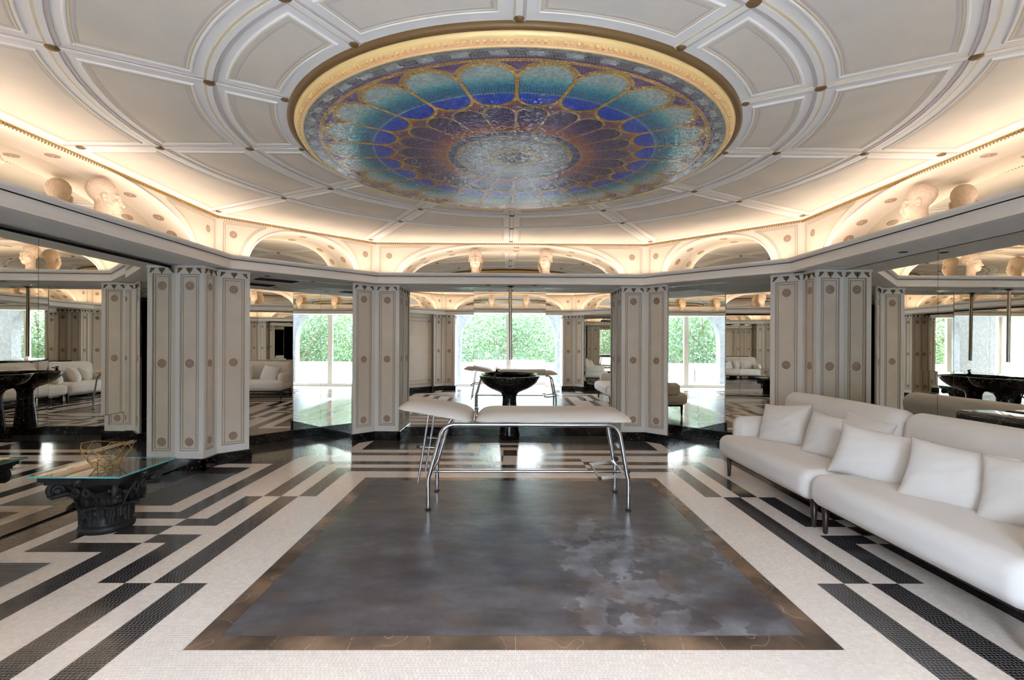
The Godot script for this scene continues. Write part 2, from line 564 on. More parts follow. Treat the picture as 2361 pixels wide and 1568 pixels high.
	for part in [[prof, "cornice", M.white], [prof2, "cornice_lip", M.white], [line, "bronze_line", M.bronze]]:
		b = MB.new()
		var pr: Array = part[0]
		for k in pr.size() - 1:
			var p: Vector2 = pr[k]
			var q: Vector2 = pr[k + 1]
			var px := maxf(p.x, 0.0); var qx := maxf(q.x, 0.0)
			b.quad(Vector3(px * m0, p.y, p.x), Vector3(l - px * m1, p.y, p.x), Vector3(l - qx * m1, q.y, q.x), Vector3(qx * m0, q.y, q.x))
		obj(part[1], b, part[2], w)
	# the soffit plate over the niche
	b = MB.new()
	var deep := {0: -0.5, 1: -1.0, 2: -0.42, 3: -1.0, 4: -0.35, 5: -1.0, 6: -0.42, 7: -1.0}[i] as float
	b.poly(PackedVector2Array([Vector2(0.17 * m0, -0.17), Vector2(l - 0.17 * m1, -0.17), Vector2(l + 0.15, 0.0), Vector2(l + 0.15, -deep), Vector2(-0.15, -deep), Vector2(-0.15, 0.0)]), YS + 0.001, YS + 0.024, Transform3D(Basis(Vector3.RIGHT, Vector3(0, 0, -1), Vector3.UP), Vector3.ZERO))
	obj("niche_soffit", b, M.white_wall, w)
	# the hidden light on the shelf
	b = MB.new()
	b.box(Vector3(0.16, YSHELF, 0.14), Vector3(l - 0.16, YSHELF + 0.032, 0.158))
	obj("led_strip", b, M.led, w)
	var lamp := AreaLight3D.new()
	lamp.name = "cove_light"
	lamp.area_size = Vector2(l - 0.24, 0.02)
	lamp.light_color = c8(255, 234, 212)
	lamp.light_energy = COVE_ENERGY * (l - 0.24)
	lamp.shadow_enabled = true
	lamp.transform = Transform3D(Basis(Vector3.RIGHT, PI / 2 + 0.12), Vector3(c, YSHELF + 0.039, 0.15))
	lamp.set("area_range", 30.0)
	w.add_child(lamp)

func lower_long(w: Node3D, i: int, face: float, depth: float) -> void:       # pilasters at both ends, their returns, mirrors between
	var l := wall_len(i)
	pilaster(w, Transform3D(Basis(), Vector3(0, 0, 0)), face)
	pilaster(w, Transform3D(Basis(), Vector3(l - face, 0, 0)), face)
	pilaster(w, Transform3D(Basis(Vector3(0, 0, -1), Vector3.UP, Vector3(1, 0, 0)), Vector3(face + 0.0007, 0, -0.0007)), depth)
	pilaster(w, Transform3D(Basis(Vector3(0, 0, 1), Vector3.UP, Vector3(-1, 0, 0)), Vector3(l - face - 0.0007, 0, -depth - 0.0007)), depth)
	var b := MB.new()
	b.box(Vector3(-0.05, 0, -depth - 0.1), Vector3(face - 0.03, YS, -0.03)); b.box(Vector3(l - face + 0.03, 0, -depth - 0.1), Vector3(l + 0.05, YS, -0.03))
	obj("pier", b, M.white_wall, w)
	skirting(w, Vector2(0, 0), Vector2(face, 0))
	skirting(w, Vector2(l - face, 0), Vector2(l, 0))
	skirting(w, Vector2(face, 0), Vector2(face, -depth))
	skirting(w, Vector2(l - face, -depth), Vector2(l - face, 0))

func lower_diagonal(w: Node3D, i: int, face: float, depth: float, with_door := false) -> void:
	var l := wall_len(i)
	pilaster(w, Transform3D(Basis(), Vector3(0, 0, 0)), face)
	pilaster(w, Transform3D(Basis(), Vector3(l - face, 0, 0)), face)
	var b := MB.new()
	b.box(Vector3(-0.05, 0, -0.3), Vector3(face - 0.012, YS, -0.03)); b.box(Vector3(l - face + 0.012, 0, -0.3), Vector3(l + 0.05, YS, -0.03))
	b.box(Vector3(face - 0.1, 0, -depth - 0.1), Vector3(face - 0.012, YS, -0.03)); b.box(Vector3(l - face + 0.012, 0, -depth - 0.1), Vector3(l - face + 0.1, YS, -0.03))
	b.box(Vector3(face - 0.1, 0, -depth - 0.1), Vector3(l - face + 0.1, YS, -depth - 0.012))
	obj("pier", b, M.white_wall, w)
	skirting(w, Vector2(0, 0), Vector2(face, 0))
	skirting(w, Vector2(l - face, 0), Vector2(l, 0))
	if with_door: return
	skirting(w, Vector2(face, -depth), Vector2(l - face, -depth))
	skirting(w, Vector2(face, 0), Vector2(face, -depth), 0.125, 0.008)
	skirting(w, Vector2(l - face, -depth), Vector2(l - face, 0), 0.125, 0.008)
	mirror_panel(w, face, l - face, 0.126, YS, -depth + 0.008)
	for s in [0, 1]:
		b = MB.new()
		b.box(Vector3(0, 0, -0.006), Vector3(depth - 0.02, YS - 0.126, 0))
		var xf := Transform3D(Basis(Vector3(0, 0, -1), Vector3.UP, Vector3(1, 0, 0)), Vector3(face + 0.0, 0.126, -0.01)) if s == 0 else Transform3D(Basis(Vector3(0, 0, 1), Vector3.UP, Vector3(-1, 0, 0)), Vector3(l - face, 0.126, -depth + 0.01))
		obj("mirror_panel", b, M.mirror, w, xf)

func build_walls() -> void:
	var names := ["wall_back", "wall_back_right", "wall_right", "wall_front_right", "wall_front", "wall_front_left", "wall_left", "wall_back_left"]
	var labels := ["end wall with the black basin, two heads in its lunette and a wide mirror", "short angled wall with mirrored niche between basin wall and sofa wall", "long mirrored wall behind the white sofa", "short angled wall with mirrored niche near the sofa's near end", "window wall opposite the basin, with pilasters beside the window bay", "short angled wall with the cream panelled door", "long mirrored wall behind the capital coffee table", "short angled wall with deep mirrored niche between coffee table and basin"]
	for i in 8:
		var w := node(names[i], self, wall_xf(i))
		tag(w, labels[i], "wall", "", "structure")
		upper_wall(w, i)
		var l := wall_len(i)
		var b := MB.new()
		if i == 0:
			lower_long(w, i, 0.33, 0.39)
			skirting(w, Vector2(0.33, -0.39), Vector2(l - 0.33, -0.39))
			for q in [[0.33, 1.335, Vector2(0.0, 0.0)], [1.335, 2.385, Vector2(0.0, 0.004)], [2.385, l - 0.33, Vector2(0.0, 0.0)]]:
				mirror_panel(w, q[0], q[1], 0.126, YS, -0.385, q[2])
			b.box(Vector3(-0.3, 0, -0.52), Vector3(l + 0.3, YS + 0.03, -0.4))
			obj("backing", b, M.white_wall, w)
		elif i == 2 or i == 6:
			lower_long(w, i, 0.25, 0.3)
			b.box(Vector3(-0.3, 0, -0.46), Vector3(l + 0.3, YS + 0.03, -0.36))
			obj("backing", b, M.black, w)
			if i == 2:
				for q in [[0.25, 1.45], [1.45, 2.6], [2.6, l - 0.25]]:
					mirror_panel(w, q[0], q[1], 0.012, YS - 0.006, -0.295)
			else:
				# local x runs from the near end (z = +1.97) to the far end
				mirror_panel(w, l - 0.97, l - 0.25, 0.012, YS - 0.04, -0.295)
				# the doors stand a degree ajar, hinged at their near end
				for q in [[0.25, 2.08, 0.712, YS - 0.04, 0.018], [2.08, l - 0.97, 0.712, YS - 0.04, 0.018], [0.25, l - 0.97, 0.012, 0.708, 0.012]]:
					mirror_panel(w, q[0], q[1], q[2], q[3], -0.29 + (l - 0.97 - (q[0] + q[1]) / 2) * sin(q[4]), Vector2(q[4], 0))
		elif i == 4:
			lower_long(w, i, 0.33, 0.39)
		elif i == 5:
			lower_diagonal(w, i, 0.34, 0.88, true)
			var d := 0.1
			b.box(Vector3(0.34, 0, -d - 0.05), Vector3(l - 0.34, YS, -d))
			obj("door_leaf", b, M.panel, w)
			b = MB.new()
			var x0 := 0.44; var x1 := l - 0.44; var cc := 0.09
			var loop := PackedVector2Array()
			for q in [[x0, 0.3, 1, 1], [x1, 0.3, -1, 1], [x1, 1.95, -1, -1], [x0, 1.95, 1, -1]]:
				for k in 5:
					var t: float = k / 4.0 * PI / 2
					if q[2] * q[3] < 0: t = PI / 2 - t
					loop.append(Vector2(q[0] + q[2] * cc * cos(PI / 2 - t), q[1] + q[3] * cc * sin(PI / 2 - t)))
			b.frame(loop, 0.0, 0.012, -d, -d + 0.008)
			b.frame(rect(0.38, 0.2, l - 0.38, 2.05), 0.0, 0.012, -d, -d + 0.008)
			obj("moulding", b, M.moulding, w)
			for q in [[x0, 0.3], [x1, 0.3], [x1, 1.95], [x0, 1.95]]:
				rosette(w, Vector3(q[0], q[1], -d), 0.042)
			skirting(w, Vector2(0.34, -d), Vector2(l - 0.34, -d))
		else:
			lower_diagonal(w, i, 0.34, 0.88)
			if i == 7:
				b.box(Vector3(0.62, YS - 0.004, -0.62), Vector3(1.12, YS + 0.0005, -0.42))
				for k in 5: b.box(Vector3(0.63, YS - 0.012, -0.61 + 0.04 * k), Vector3(1.11, YS - 0.004, -0.6 + 0.04 * k))
				obj("air_vent", b, M.rubber, w)

# ---------------------------------------------------------------- ceiling
func wall_radius(t: float) -> float:
	var d := Vector2(sin(t), -cos(t))
	var best := 99.0
	for i in 8:
		var hit = Geometry2D.segment_intersects_segment(Vector2.ZERO, d * 20.0, V[i], V[(i + 1) % 8])
		if hit != null: best = minf(best, (hit as Vector2).length())
	return best

func build_ceiling() -> void:
	var c := node("ceiling", self)
	tag(c, "cream painted ceiling with white ribs and rings around the mosaic medallion", "ceiling", "", "structure")
	var b := MB.new()
	b.box(Vector3(-4.3, YC, -4.6), Vector3(4.3, YC + 0.1, 4.2))
	obj("ceiling_slab", b, M.ceiling, c)
	var down := Transform3D(Basis(Vector3.RIGHT, Vector3(0, 0, 1), Vector3.DOWN), Vector3(0, YC, 0))    # x, z plan with height downwards
	var r0 := 1.5; var r1 := 1.897; var r2 := 2.538
	var g := 0.078
	for ring in 3:
		for k in 12:
			var t0 := TAU * k / 12; var t1 := TAU * (k + 1) / 12
			var pts := PackedVector2Array()
			var ra := [r0 + 0.06, r1 + g, r2 + g][ring] as float
			var n := 12
			for j in n + 1:
				var f := float(j) / n
				var gi := g / ra
				var t := lerpf(t0 + gi, t1 - gi, f)
				pts.append(Vector2(sin(t), -cos(t)) * ra)
			for j in n + 1:
				var f := 1.0 - float(j) / n
				var rb := [r1 - g, r2 - g, 3.1][ring] as float
				var go := g / rb
				var t := lerpf(t0 + go, t1 - go, f)
				if ring == 2: rb = wall_radius(t) - 0.09
				pts.append(Vector2(sin(t), -cos(t)) * rb)
			b = MB.new()
			b.poly(pts, 0.0, 0.004, down)
			var p := obj("ceiling_panel", b, M.ceiling_panel, c)
			b = MB.new(); b.frame(pts, -0.006, 0.02, 0.0, 0.008, down)
			obj("white_moulding", b, M.ceiling, p)
			b = MB.new(); b.frame(pts, 0.014, 0.011, 0.003, 0.006, down)
			obj("gilt_fillet", b, M.ceiling_gold, p)
			b = MB.new(); b.frame(pts, 0.025, 0.02, 0.003, 0.005, down)
			obj("grey_fillet", b, M.ceiling_grey, p)
	for k in 12:
		var t := TAU * k / 12
		var d := Vector2(sin(t), -cos(t)); var s := Vector2(-d.y, d.x)
		var a := d * r0; var e := d * (wall_radius(t) - 0.02)
		b = MB.new(); b.poly(PackedVector2Array([a - s * 0.014, e - s * 0.014, e + s * 0.014, a + s * 0.014]), 0.0, 0.009, down)
		var rib := obj("rib", b, M.ceiling, c)
		b = MB.new(); b.poly(PackedVector2Array([a + s * 0.014, e + s * 0.014, e + s * 0.024, a + s * 0.024]), 0.0, 0.006, down)
		obj("gilt_fillet", b, M.ceiling_gold, rib)
		b = MB.new(); b.poly(PackedVector2Array([a - s * 0.03, e - s * 0.03, e - s * 0.014, a - s * 0.014]), 0.0, 0.005, down)
		obj("grey_fillet", b, M.ceiling_grey, rib)
		for q in [r0 + 0.025, r1, r2, wall_radius(t) - 0.12]:
			var key := "boss"
			if not shared.has(key):
				var bb := MB.new(true)
				bb.lathe([Vector2(0.0, -0.022), Vector2(0.016, -0.02), Vector2(0.03, -0.012), Vector2(0.037, 0.0)], 16)
				shared[key] = bb.mesh()
			put("boss", shared[key], M.gilt_dark, c, Transform3D(Basis().scaled(Vector3(0.62, 0.5, 0.62) if q < r0 + 0.1 else Vector3(0.85, 0.5, 0.85)), Vector3(d.x * q, YC - 0.008, d.y * q)))
	for r in [r1, r2]:
		for q in [["ring_rib", 0.009, -0.014, 0.014, M.ceiling], ["gilt_fillet", 0.006, 0.014, 0.026, M.ceiling_gold], ["grey_fillet", 0.005, -0.034, -0.014, M.ceiling_grey]]:
			b = MB.new()
			var lo: float = r + q[2]; var hi: float = r + q[3]; var y: float = YC - q[1]
			b.lathe([Vector2(hi, YC), Vector2(hi, y), Vector2(lo, y), Vector2(lo, YC)], 96, Vector3.ZERO, true)
			obj(q[0], b, q[4], c)

func smooth_mix(stops: Array, v: float) -> Color:
	for k in stops.size() - 1:
		if v <= stops[k + 1][0]:
			return (stops[k][1] as Color).lerp(stops[k + 1][1], clampf((v - stops[k][0]) / (stops[k + 1][0] - stops[k][0]), 0, 1))
	return stops[-1][1]

func build_medallion() -> void:
	var o := thing("ceiling_medallion", "round mosaic medallion of blue and plum petals with gilt rim on the ceiling", "medallion", Transform3D(Basis().scaled(Vector3(1.018, 1, 1.018)), Vector3(0, YC, 0)))
	var b := MB.new(true)
	b.lathe([Vector2(1.475, 0.0), Vector2(1.477, -0.016), Vector2(1.468, -0.026), Vector2(1.452, -0.028), Vector2(1.44, -0.022)].map(func(p): return p), 128)
	obj("outer_rim", b, M.gilt_dark, o)
	b = MB.new(true)
	b.lathe([Vector2(1.44, -0.02), Vector2(1.436, -0.034), Vector2(1.427, -0.043), Vector2(1.417, -0.046)], 128)
	obj("gilt_cove", b, M.gold_bright, o)
	b = MB.new()
	b.lathe([Vector2(1.417, -0.046), Vector2(1.404, -0.06), Vector2(1.404, -0.066)], 128, Vector3.ZERO, true)
	obj("peach_band", b, M.peach, o)
	b = MB.new()
	for k in 300:
		var t := TAU * k / 300
		var xf := Transform3D(Basis(Vector3.UP, -t), Vector3.ZERO)
		b.box(Vector3(1.404, -0.058, -0.007), Vector3(1.419, -0.044, 0.007), xf)
	var dn := obj("dentil_ring", b, M.gold_bright, o)
	dn.set_meta("kind", "stuff")
	b = MB.new(true)
	b.lathe([Vector2(1.404, -0.06), Vector2(1.402, -0.068), Vector2(1.394, -0.07), Vector2(1.384, -0.066), Vector2(1.384, 0.0)], 128)
	obj("inner_rim", b, M.gold_bright, o)
	b = MB.new()
	b.lathe([Vector2(1.39, -0.058), Vector2(0.0, -0.05)], 96)
	obj("mosaic_bed", b, M.grout, o)
	# tesserae, sorted into the pieces of the design
	var gold := c8(206, 166, 92); var gold2 := c8(186, 160, 104)
	var bins := {}
	var rs := RandomNumberGenerator.new()
	rs.seed = 77
	var sector := TAU / 24
	var ro := 0.1352; var bo := 1.1098; var ri := 0.1132; var bi := 0.9432
	var outer := [[0.9, c8(36, 74, 190)], [0.948, c8(44, 88, 200)], [0.95, c8(150, 186, 196)], [0.966, c8(150, 186, 196)], [0.968, c8(58, 112, 150)], [1.03, c8(60, 128, 158)], [1.07, c8(88, 164, 176)], [1.11, c8(146, 194, 190)], [1.15, c8(184, 202, 196)], [1.25, c8(188, 204, 198)]]
	var inner := [[0.46, c8(186, 118, 84)], [0.53, c8(160, 98, 96)], [0.6, c8(110, 84, 122)], [0.7, c8(92, 80, 112)], [0.82, c8(86, 76, 92)]]
	var b2 := 0.715; var r2 := b2 * 0.1317 - 0.008
	var r := 0.012
	while r < 1.388:
		var dr := 0.0118
		var n := maxi(6, int(TAU * r / 0.0165))
		var off := rs.randf()
		for k in n:
			var t := TAU * (k + off) / n
			var ts := fposmod(t, sector) - sector / 2
			var kk := int(fposmod(t, TAU) / sector)
			var a := absf(r * sin(ts)); var bb := r * cos(ts)
			var key := ""
			var col := Color.BLACK
			if r > 1.3:
				key = "border_mosaic"
				var f := fposmod(t / (TAU / 48) + 0.25, 1.0)
				if r > 1.37: col = c8(172, 160, 136)
				elif r > 1.352: col = c8(150, 150, 148)
				elif r < 1.314: col = c8(132, 128, 132)
				elif f < 0.5:
					col = c8(132, 126, 124) if (f > 0.06 and f < 0.44 and r < 1.342 and r > 1.322) else c8(112, 110, 112)
				else: col = c8(198, 200, 196)
			elif r > 0.8:
				var dist := 0.0
				if bb > bo: dist = ro - Vector2(a, bb - bo).length()
				elif bb < bi: dist = ri - Vector2(a, bb - bi).length()
				else: dist = bb * 0.1317 - 0.011 - a
				if dist > 0.0: key = "outer_petal_%d" % kk; col = smooth_mix(outer, r)
				elif r > 1.08: key = "ground_mosaic"; col = c8(118, 88, 128)
				else:
					key = "ground_mosaic"
					var star := absf(fposmod(t + sector / 2, sector) - sector / 2) * r
					col = c8(172, 100, 72) if star + absf(r - 0.845) < 0.03 else c8(128, 90, 106)
			elif r > 0.47:
				var dist := 0.0
				if bb > b2: dist = r2 - Vector2(a, bb - b2).length()
				else: dist = bb * 0.1317 - 0.008 - a
				if dist > 0.0: key = "inner_petal_%d" % kk; col = smooth_mix(inner, r)
				else: key = "ground_mosaic"; col = c8(132, 90, 100)
			elif r > 0.405: key = "centre_mosaic"; col = c8(78, 86, 136)
			elif r > 0.305:
				key = "centre_mosaic"; col = c8(176, 176, 172) if r < 0.38 and absf(absf(ts) - sector / 2) * r > 0.008 else c8(146, 146, 146)
			elif r > 0.185: key = "centre_mosaic"; col = c8(200, 200, 196)
			elif r > 0.118: key = "centre_mosaic"; col = c8(204, 184, 144) if r > 0.135 else c8(192, 188, 178)
			else:
				key = "centre_mosaic"; col = gold if rs.randf() < 0.28 else c8(86, 76, 104)
			var v := rs.randf_range(0.82, 1.12)
			col = Color(col.r * v, col.g * v, col.b * v).srgb_to_linear()
			if not bins.has(key): bins[key] = [PackedVector3Array(), PackedVector3Array(), PackedColorArray(), PackedInt32Array()]
			var bin: Array = bins[key]
			var y := -0.0595 - 0.006 * (1.0 - 0.0)
			y = lerpf(-0.056, -0.063, r / 1.39) - 0.001
			var tilt := Vector2(rs.randfn(0, 0.035), rs.randfn(0, 0.035))
			var h0 := dr * 0.44
			var h1 := TAU * r / n * 0.45
			var rad := Vector3(sin(t), 0, -cos(t)); var tan_ := Vector3(cos(t), 0, sin(t))
			var mid := rad * (r + dr / 2) + Vector3(0, y, 0)
			var base: int = bin[0].size()
			var nrm := (Vector3.DOWN + rad * tilt.x + tan_ * tilt.y).normalized()
			for q in [[-1, -1], [1, -1], [1, 1], [-1, 1]]:
				var u: float = q[0] * h0; var w: float = q[1] * h1
				bin[0].append(mid + rad * u + tan_ * w + Vector3(0, u * tilt.x + w * tilt.y, 0))
				bin[1].append(nrm)
				bin[2].append(col)
			bin[3].append_array([base, base + 2, base + 1, base, base + 3, base + 2])
		r += dr
	# gold outlines laid along the curves of the design
	bins["gold_outline"] = [PackedVector3Array(), PackedVector3Array(), PackedColorArray(), PackedInt32Array()]
	var lay := func(curve: Array, wid: float, tint: Color, rows: int) -> void:
		var bin: Array = bins["gold_outline"]
		for q in curve.size() - 1:
			var p0: Vector2 = curve[q]; var p1: Vector2 = curve[q + 1]
			var e := (p1 - p0); var sd := Vector2(-e.y, e.x).normalized()
			for w in rows:
				var o0 := wid * (-0.5 + float(w) / rows + 0.04); var o1 := wid * (-0.5 + float(w + 1) / rows - 0.04)
				var vv := rs.randf_range(0.86, 1.1)
				var cc := Color(tint.r * vv, tint.g * vv, tint.b * vv).srgb_to_linear()
				var tl := Vector2(rs.randfn(0, 0.03), rs.randfn(0, 0.03))
				var base: int = bin[0].size()
				var yy := lerpf(-0.056, -0.063, p0.length() / 1.39) - 0.0022
				for f in [[0.06, o0], [0.94, o0], [0.94, o1], [0.06, o1]]:
					var pp: Vector2 = p0 + e * f[0] + sd * f[1]
					bin[0].append(Vector3(pp.x, yy + (pp.x - p0.x) * tl.x + (pp.y - p0.y) * tl.y, pp.y))
					bin[1].append(Vector3(tl.x, -1, tl.y).normalized())
					bin[2].append(cc)
				bin[3].append_array([base, base + 2, base + 1, base, base + 3, base + 2])
	var polar := func(rr: float, t: float) -> Vector2: return Vector2(sin(t), -cos(t)) * rr
	for q in [[1.285, 0.026, 420, 2], [0.469, 0.012, 170, 1], [0.398, 0.016, 150, 1], [0.183, 0.008, 70, 1], [0.12, 0.008, 50, 1]]:
		var ring := []
		for k in q[2] + 1: ring.append(polar.call(q[0], TAU * k / q[2]))
		lay.call(ring, q[1], gold, q[3])
	for k in 24:
		var tb := k * sector
		var tc := tb + sector / 2
		var line := []
		for q in 13: line.append(polar.call(lerpf(0.925, 1.12, q / 12.0), tb))
		lay.call(line, 0.021, gold, 1)
		line = []
		for q in 16: line.append(polar.call(lerpf(0.41, 0.72, q / 15.0), tb))
		lay.call(line, 0.014, c8(204, 176, 124), 1)
		var ax := Vector2(sin(tc), -cos(tc)); var sx := Vector2(-ax.y, ax.x)
		for arc in [[bo, ro + 0.010, 1.0, 0.021, 24, gold], [bo, ro + 0.030, 1.0, 0.017, 24, gold2], [bi, ri + 0.010, -1.0, 0.021, 20, gold], [b2, r2 + 0.007, 1.0, 0.014, 14, c8(204, 176, 124)]]:
			var curve := []
			for q in arc[4] + 1:
				var f: float = PI * q / arc[4]
				if arc[1] > ro + 0.02 and (f < 0.32 or f > PI - 0.32): continue
				curve.append(ax * (arc[0] + arc[2] * sin(f) * arc[1]) + sx * cos(f) * arc[1])
			lay.call(curve, arc[3], arc[5], 1)
	var petal_names := {}
	for key in bins:
		var bin: Array = bins[key]
		var called: String = "outer_petal" if key.begins_with("outer") else "inner_petal" if key.begins_with("inner") else key
		var me := put(called, arrays_mesh(bin[0], bin[1], bin[2], bin[3]), M.glass_tile, o)
		if called == key: me.set_meta("kind", "stuff")

func arrays_mesh(v: PackedVector3Array, n: PackedVector3Array, c: PackedColorArray, idx: PackedInt32Array) -> ArrayMesh:
	var a := []
	a.resize(Mesh.ARRAY_MAX)
	a[Mesh.ARRAY_VERTEX] = v
	a[Mesh.ARRAY_NORMAL] = n
	a[Mesh.ARRAY_COLOR] = c
	a[Mesh.ARRAY_INDEX] = idx
	var m := ArrayMesh.new()
	m.add_surface_from_arrays(Mesh.PRIMITIVE_TRIANGLES, a)
	return m

# ---------------------------------------------------------------- floor
const P := 0.0171
func floor_kind(x: float, z: float) -> int:        # 0 pale, 1 dark, 2 slab (no tesserae)
	var u := maxf(absf(x), absf(z))
	var w := minf(absf(x), absf(z))
	if u < 1.46: return 2
	var l := func(k: int) -> float: return 1.71 + 9 * P * k
	if absf(x) + absf(z) > 4.83 and w > 1.87 and not (u > 2.81 and w < 2.03): return 1
	if u > l.call(7) + 0.01:
		if w < 0.4:
			if u < 3.13 and (w > 0.239 or u > 2.97): return 1
			return 0 if u < 3.26 else 1
		if w < 0.55: return 0 if u < 3.26 else 1
		if w < 1.87:
			if absf(x) > absf(z) and u < 3.22 and w < 1.57: return 2
			return 1
		return 0 if w < 2.03 else 1
	if u > l.call(6): return (1 if (w > 0.239 and w < 0.393) or w < 0.0855 or w > 2.03 else 0)
	if u > l.call(5): return (1 if w > 0.239 or w < 0.0855 else 0)
	if u > l.call(4): return (1 if w > 0.0855 and w < 0.239 else 0)
	if u > l.call(3): return (1 if w < 0.8208 and w > 0.0855 else 0)
	if u > l.call(2): return (1 if w > 0.8208 else 0)
	if u > l.call(1): return (1 if w < 0.8208 else 0)
	if u > l.call(0): return (1 if w > 0.8208 else 0)
	return 0

func build_floor() -> void:
	var f := node("floor", self)
	tag(f, "mosaic floor of cream and black key-pattern stripes around a grey slab", "floor", "", "structure")
	var b := MB.new()
	b.box(Vector3(-4.6, -0.1, -4.8), Vector3(4.6, -0.0007, 3.62))
	obj("bed", b, M.grout, f)
	b = MB.new()
	b.box(Vector3(-1.9, -0.1, 3.62), Vector3(1.9, 0.0, 4.9))
	obj("bay_paving", b, M.stone_pale, f)
	# tesserae in rows along x; each run of one colour is filled with whole pieces
	var rs := RandomNumberGenerator.new()
	rs.seed = 5
	var lines := [0.0855, 0.239, 0.393, 0.55, 0.8208, 1.46, 1.57, 1.87, 2.03, 2.81, 2.97, 3.13, 3.22, 3.26]
	for k in 8: lines.append(1.71 + 9 * P * k)
	lines.append(1.71 + 63 * P + 0.01)
	var sets := {}
	for key in [0, 1]: sets[key] = [PackedVector3Array(), PackedVector3Array(), PackedColorArray(), PackedInt32Array()]
	var pale := [c8(240, 226, 210), c8(237, 222, 206), c8(242, 230, 216), c8(236, 222, 209), c8(240, 224, 211)]
	var dark := [c8(30, 30, 34), c8(38, 37, 40), c8(26, 26, 30), c8(46, 44, 44), c8(34, 34, 38)]
	for row in range(-226, 211):
		var z0 := row * P
		var zc := z0 + P / 2
		var xs := []
		for q in lines: xs.append(q); xs.append(-q)
		if absf(zc) > 1.87 and absf(zc) < 3.0:
			xs.append(4.83 - absf(zc)); xs.append(absf(zc) - 4.83)
		for s in [-1, 1]: xs.append(absf(zc) * s)
		xs.append(-3.78); xs.append(3.78)
		xs.sort()
		var runs := []
		for k in xs.size() - 1:
			var a: float = xs[k]; var e: float = xs[k + 1]
			if e - a < 0.002 or a < -3.79 or e > 3.79: continue
			var kind := floor_kind((a + e) / 2, zc)
			if runs and runs[-1][2] == kind and absf(runs[-1][1] - a) < 0.0025: runs[-1][1] = e
			else: runs.append([a, e, kind])
		for q in runs:
			if q[2] == 2: continue
			var len_: float = q[1] - q[0]
			var n := maxi(1, int(round(len_ / 0.0187)))
			var step := len_ / n
			var shift := (rs.randf() * 0.6 + 0.2) * step
			var x: float = q[0]
			var near := zc > -3.4 and absf(zc) < 3.5
			var bin: Array = sets[q[2]]
			var v: PackedVector3Array = bin[0]
			while x < q[1] - 0.0015:
				var x1 := x + step if x > q[0] + 1e-5 else x + shift
				if q[1] - x1 < 0.004: x1 = q[1]
				var col: Color = (pale if q[2] == 0 else dark)[rs.randi() % 5]
				var k := rs.randf_range(0.98, 1.02)
				col = Color(col.r * k, col.g * k, col.b * k).srgb_to_linear()
				var g := 0.0011
				var ta := rs.randfn(0, 0.004); var tb := rs.randfn(0, 0.004)
				var cx := (x + x1) / 2
				var c4 := []
				for w in [[x + g, z0 + g], [x1 - g, z0 + g], [x1 - g, z0 + P - g], [x + g, z0 + P - g]]:
					c4.append(Vector3(w[0], (w[0] - cx) * ta + (w[1] - zc) * tb, w[1]))
				var nrm := Vector3(-ta, 1, -tb).normalized()
				var base: int = bin[0].size()
				for w in c4:
					bin[0].append(w); bin[1].append(nrm); bin[2].append(col)
				bin[3].append_array([base, base + 1, base + 2, base, base + 2, base + 3])
				if near:
					for w in 4:
						var p: Vector3 = c4[w]; var p2: Vector3 = c4[(w + 1) % 4]
						var sn := [Vector3(0, 0, -1), Vector3(1, 0, 0), Vector3(0, 0, 1), Vector3(-1, 0, 0)][w] as Vector3
						base = bin[0].size()
						bin[0].append_array([p, p2, Vector3(p2.x, -0.001, p2.z), Vector3(p.x, -0.001, p.z)])
						for j in 4:
							bin[1].append(sn); bin[2].append(col)
						bin[3].append_array([base, base + 2, base + 1, base, base + 3, base + 2])
				x = x1
	put("pale_tesserae", arrays_mesh(sets[0][0], sets[0][1], sets[0][2], sets[0][3]), M.tile, f).set_meta("kind", "stuff")
	put("black_tesserae", arrays_mesh(sets[1][0], sets[1][1], sets[1][2], sets[1][3]), M.tile, f).set_meta("kind", "stuff")
	# slate slabs let into the border
	for sx in [-1, 1]:
		for sz in [-1, 1]:
			b = MB.new()
			b.box(Vector3(2.805, -0.02, 0.555), Vector3(3.215, 0.0, 1.565), Transform3D(Basis().scaled(Vector3(sx, 1, sz)), Vector3.ZERO))
			if sx < 0 and sz > 0:
				b = MB.new()
				b.box(Vector3(-3.215, -0.02, 0.555), Vector3(-2.805, -0.006, 1.565))
				for k in 72:
					b.box(Vector3(-3.21, -0.007, 0.56 + 0.014 * k), Vector3(-2.81, 0.0, 0.569 + 0.014 * k))
				obj("floor_grille", b, M.rubber, f)
				continue
			obj("slate_slab", b, M.slate, f)
	# brown marble border of the centre slab, mitred, each side of two pieces
	var n1 := noise(0.006, 91, 5); var n2 := noise(0.02, 92, 3)
	var bm := mat(Color.WHITE, 0.14)
	bm.albedo_texture = picture(512, 512, func(x, y):
		var c := c8(70, 58, 48).lerp(c8(136, 108, 86), clampf(0.45 + 1.1 * n1.get_noise_2d(x, y), 0, 1))
		var vv := absf(n2.get_noise_2d(x * 0.35 + 300, y * 0.35))
		return c.lerp(c8(190, 180, 168), 0.7 * (1.0 - smoothstep(0.0, 0.014, vv))))
	bm.uv1_triplanar = true
	bm.uv1_world_triplanar = true
	bm.uv1_scale = Vector3.ONE * 0.6
	var flat := Transform3D(Basis(Vector3.RIGHT, Vector3(0, 0, -1), Vector3.UP), Vector3.ZERO)
	for k in 4:
		for s in [-1, 1]:
			b = MB.new()
			var pts := PackedVector2Array([Vector2(0.001, -1.455), Vector2(1.454, -1.455), Vector2(1.346, -1.347), Vector2(0.001, -1.347)])
			if s < 0:
				for j in pts.size(): pts[j].x = -pts[j].x
			b.poly(pts, -0.02, 0.0012, Transform3D(Basis(Vector3.UP, k * PI / 2), Vector3.ZERO) * flat)
			obj("border_slab", b, bm, f)
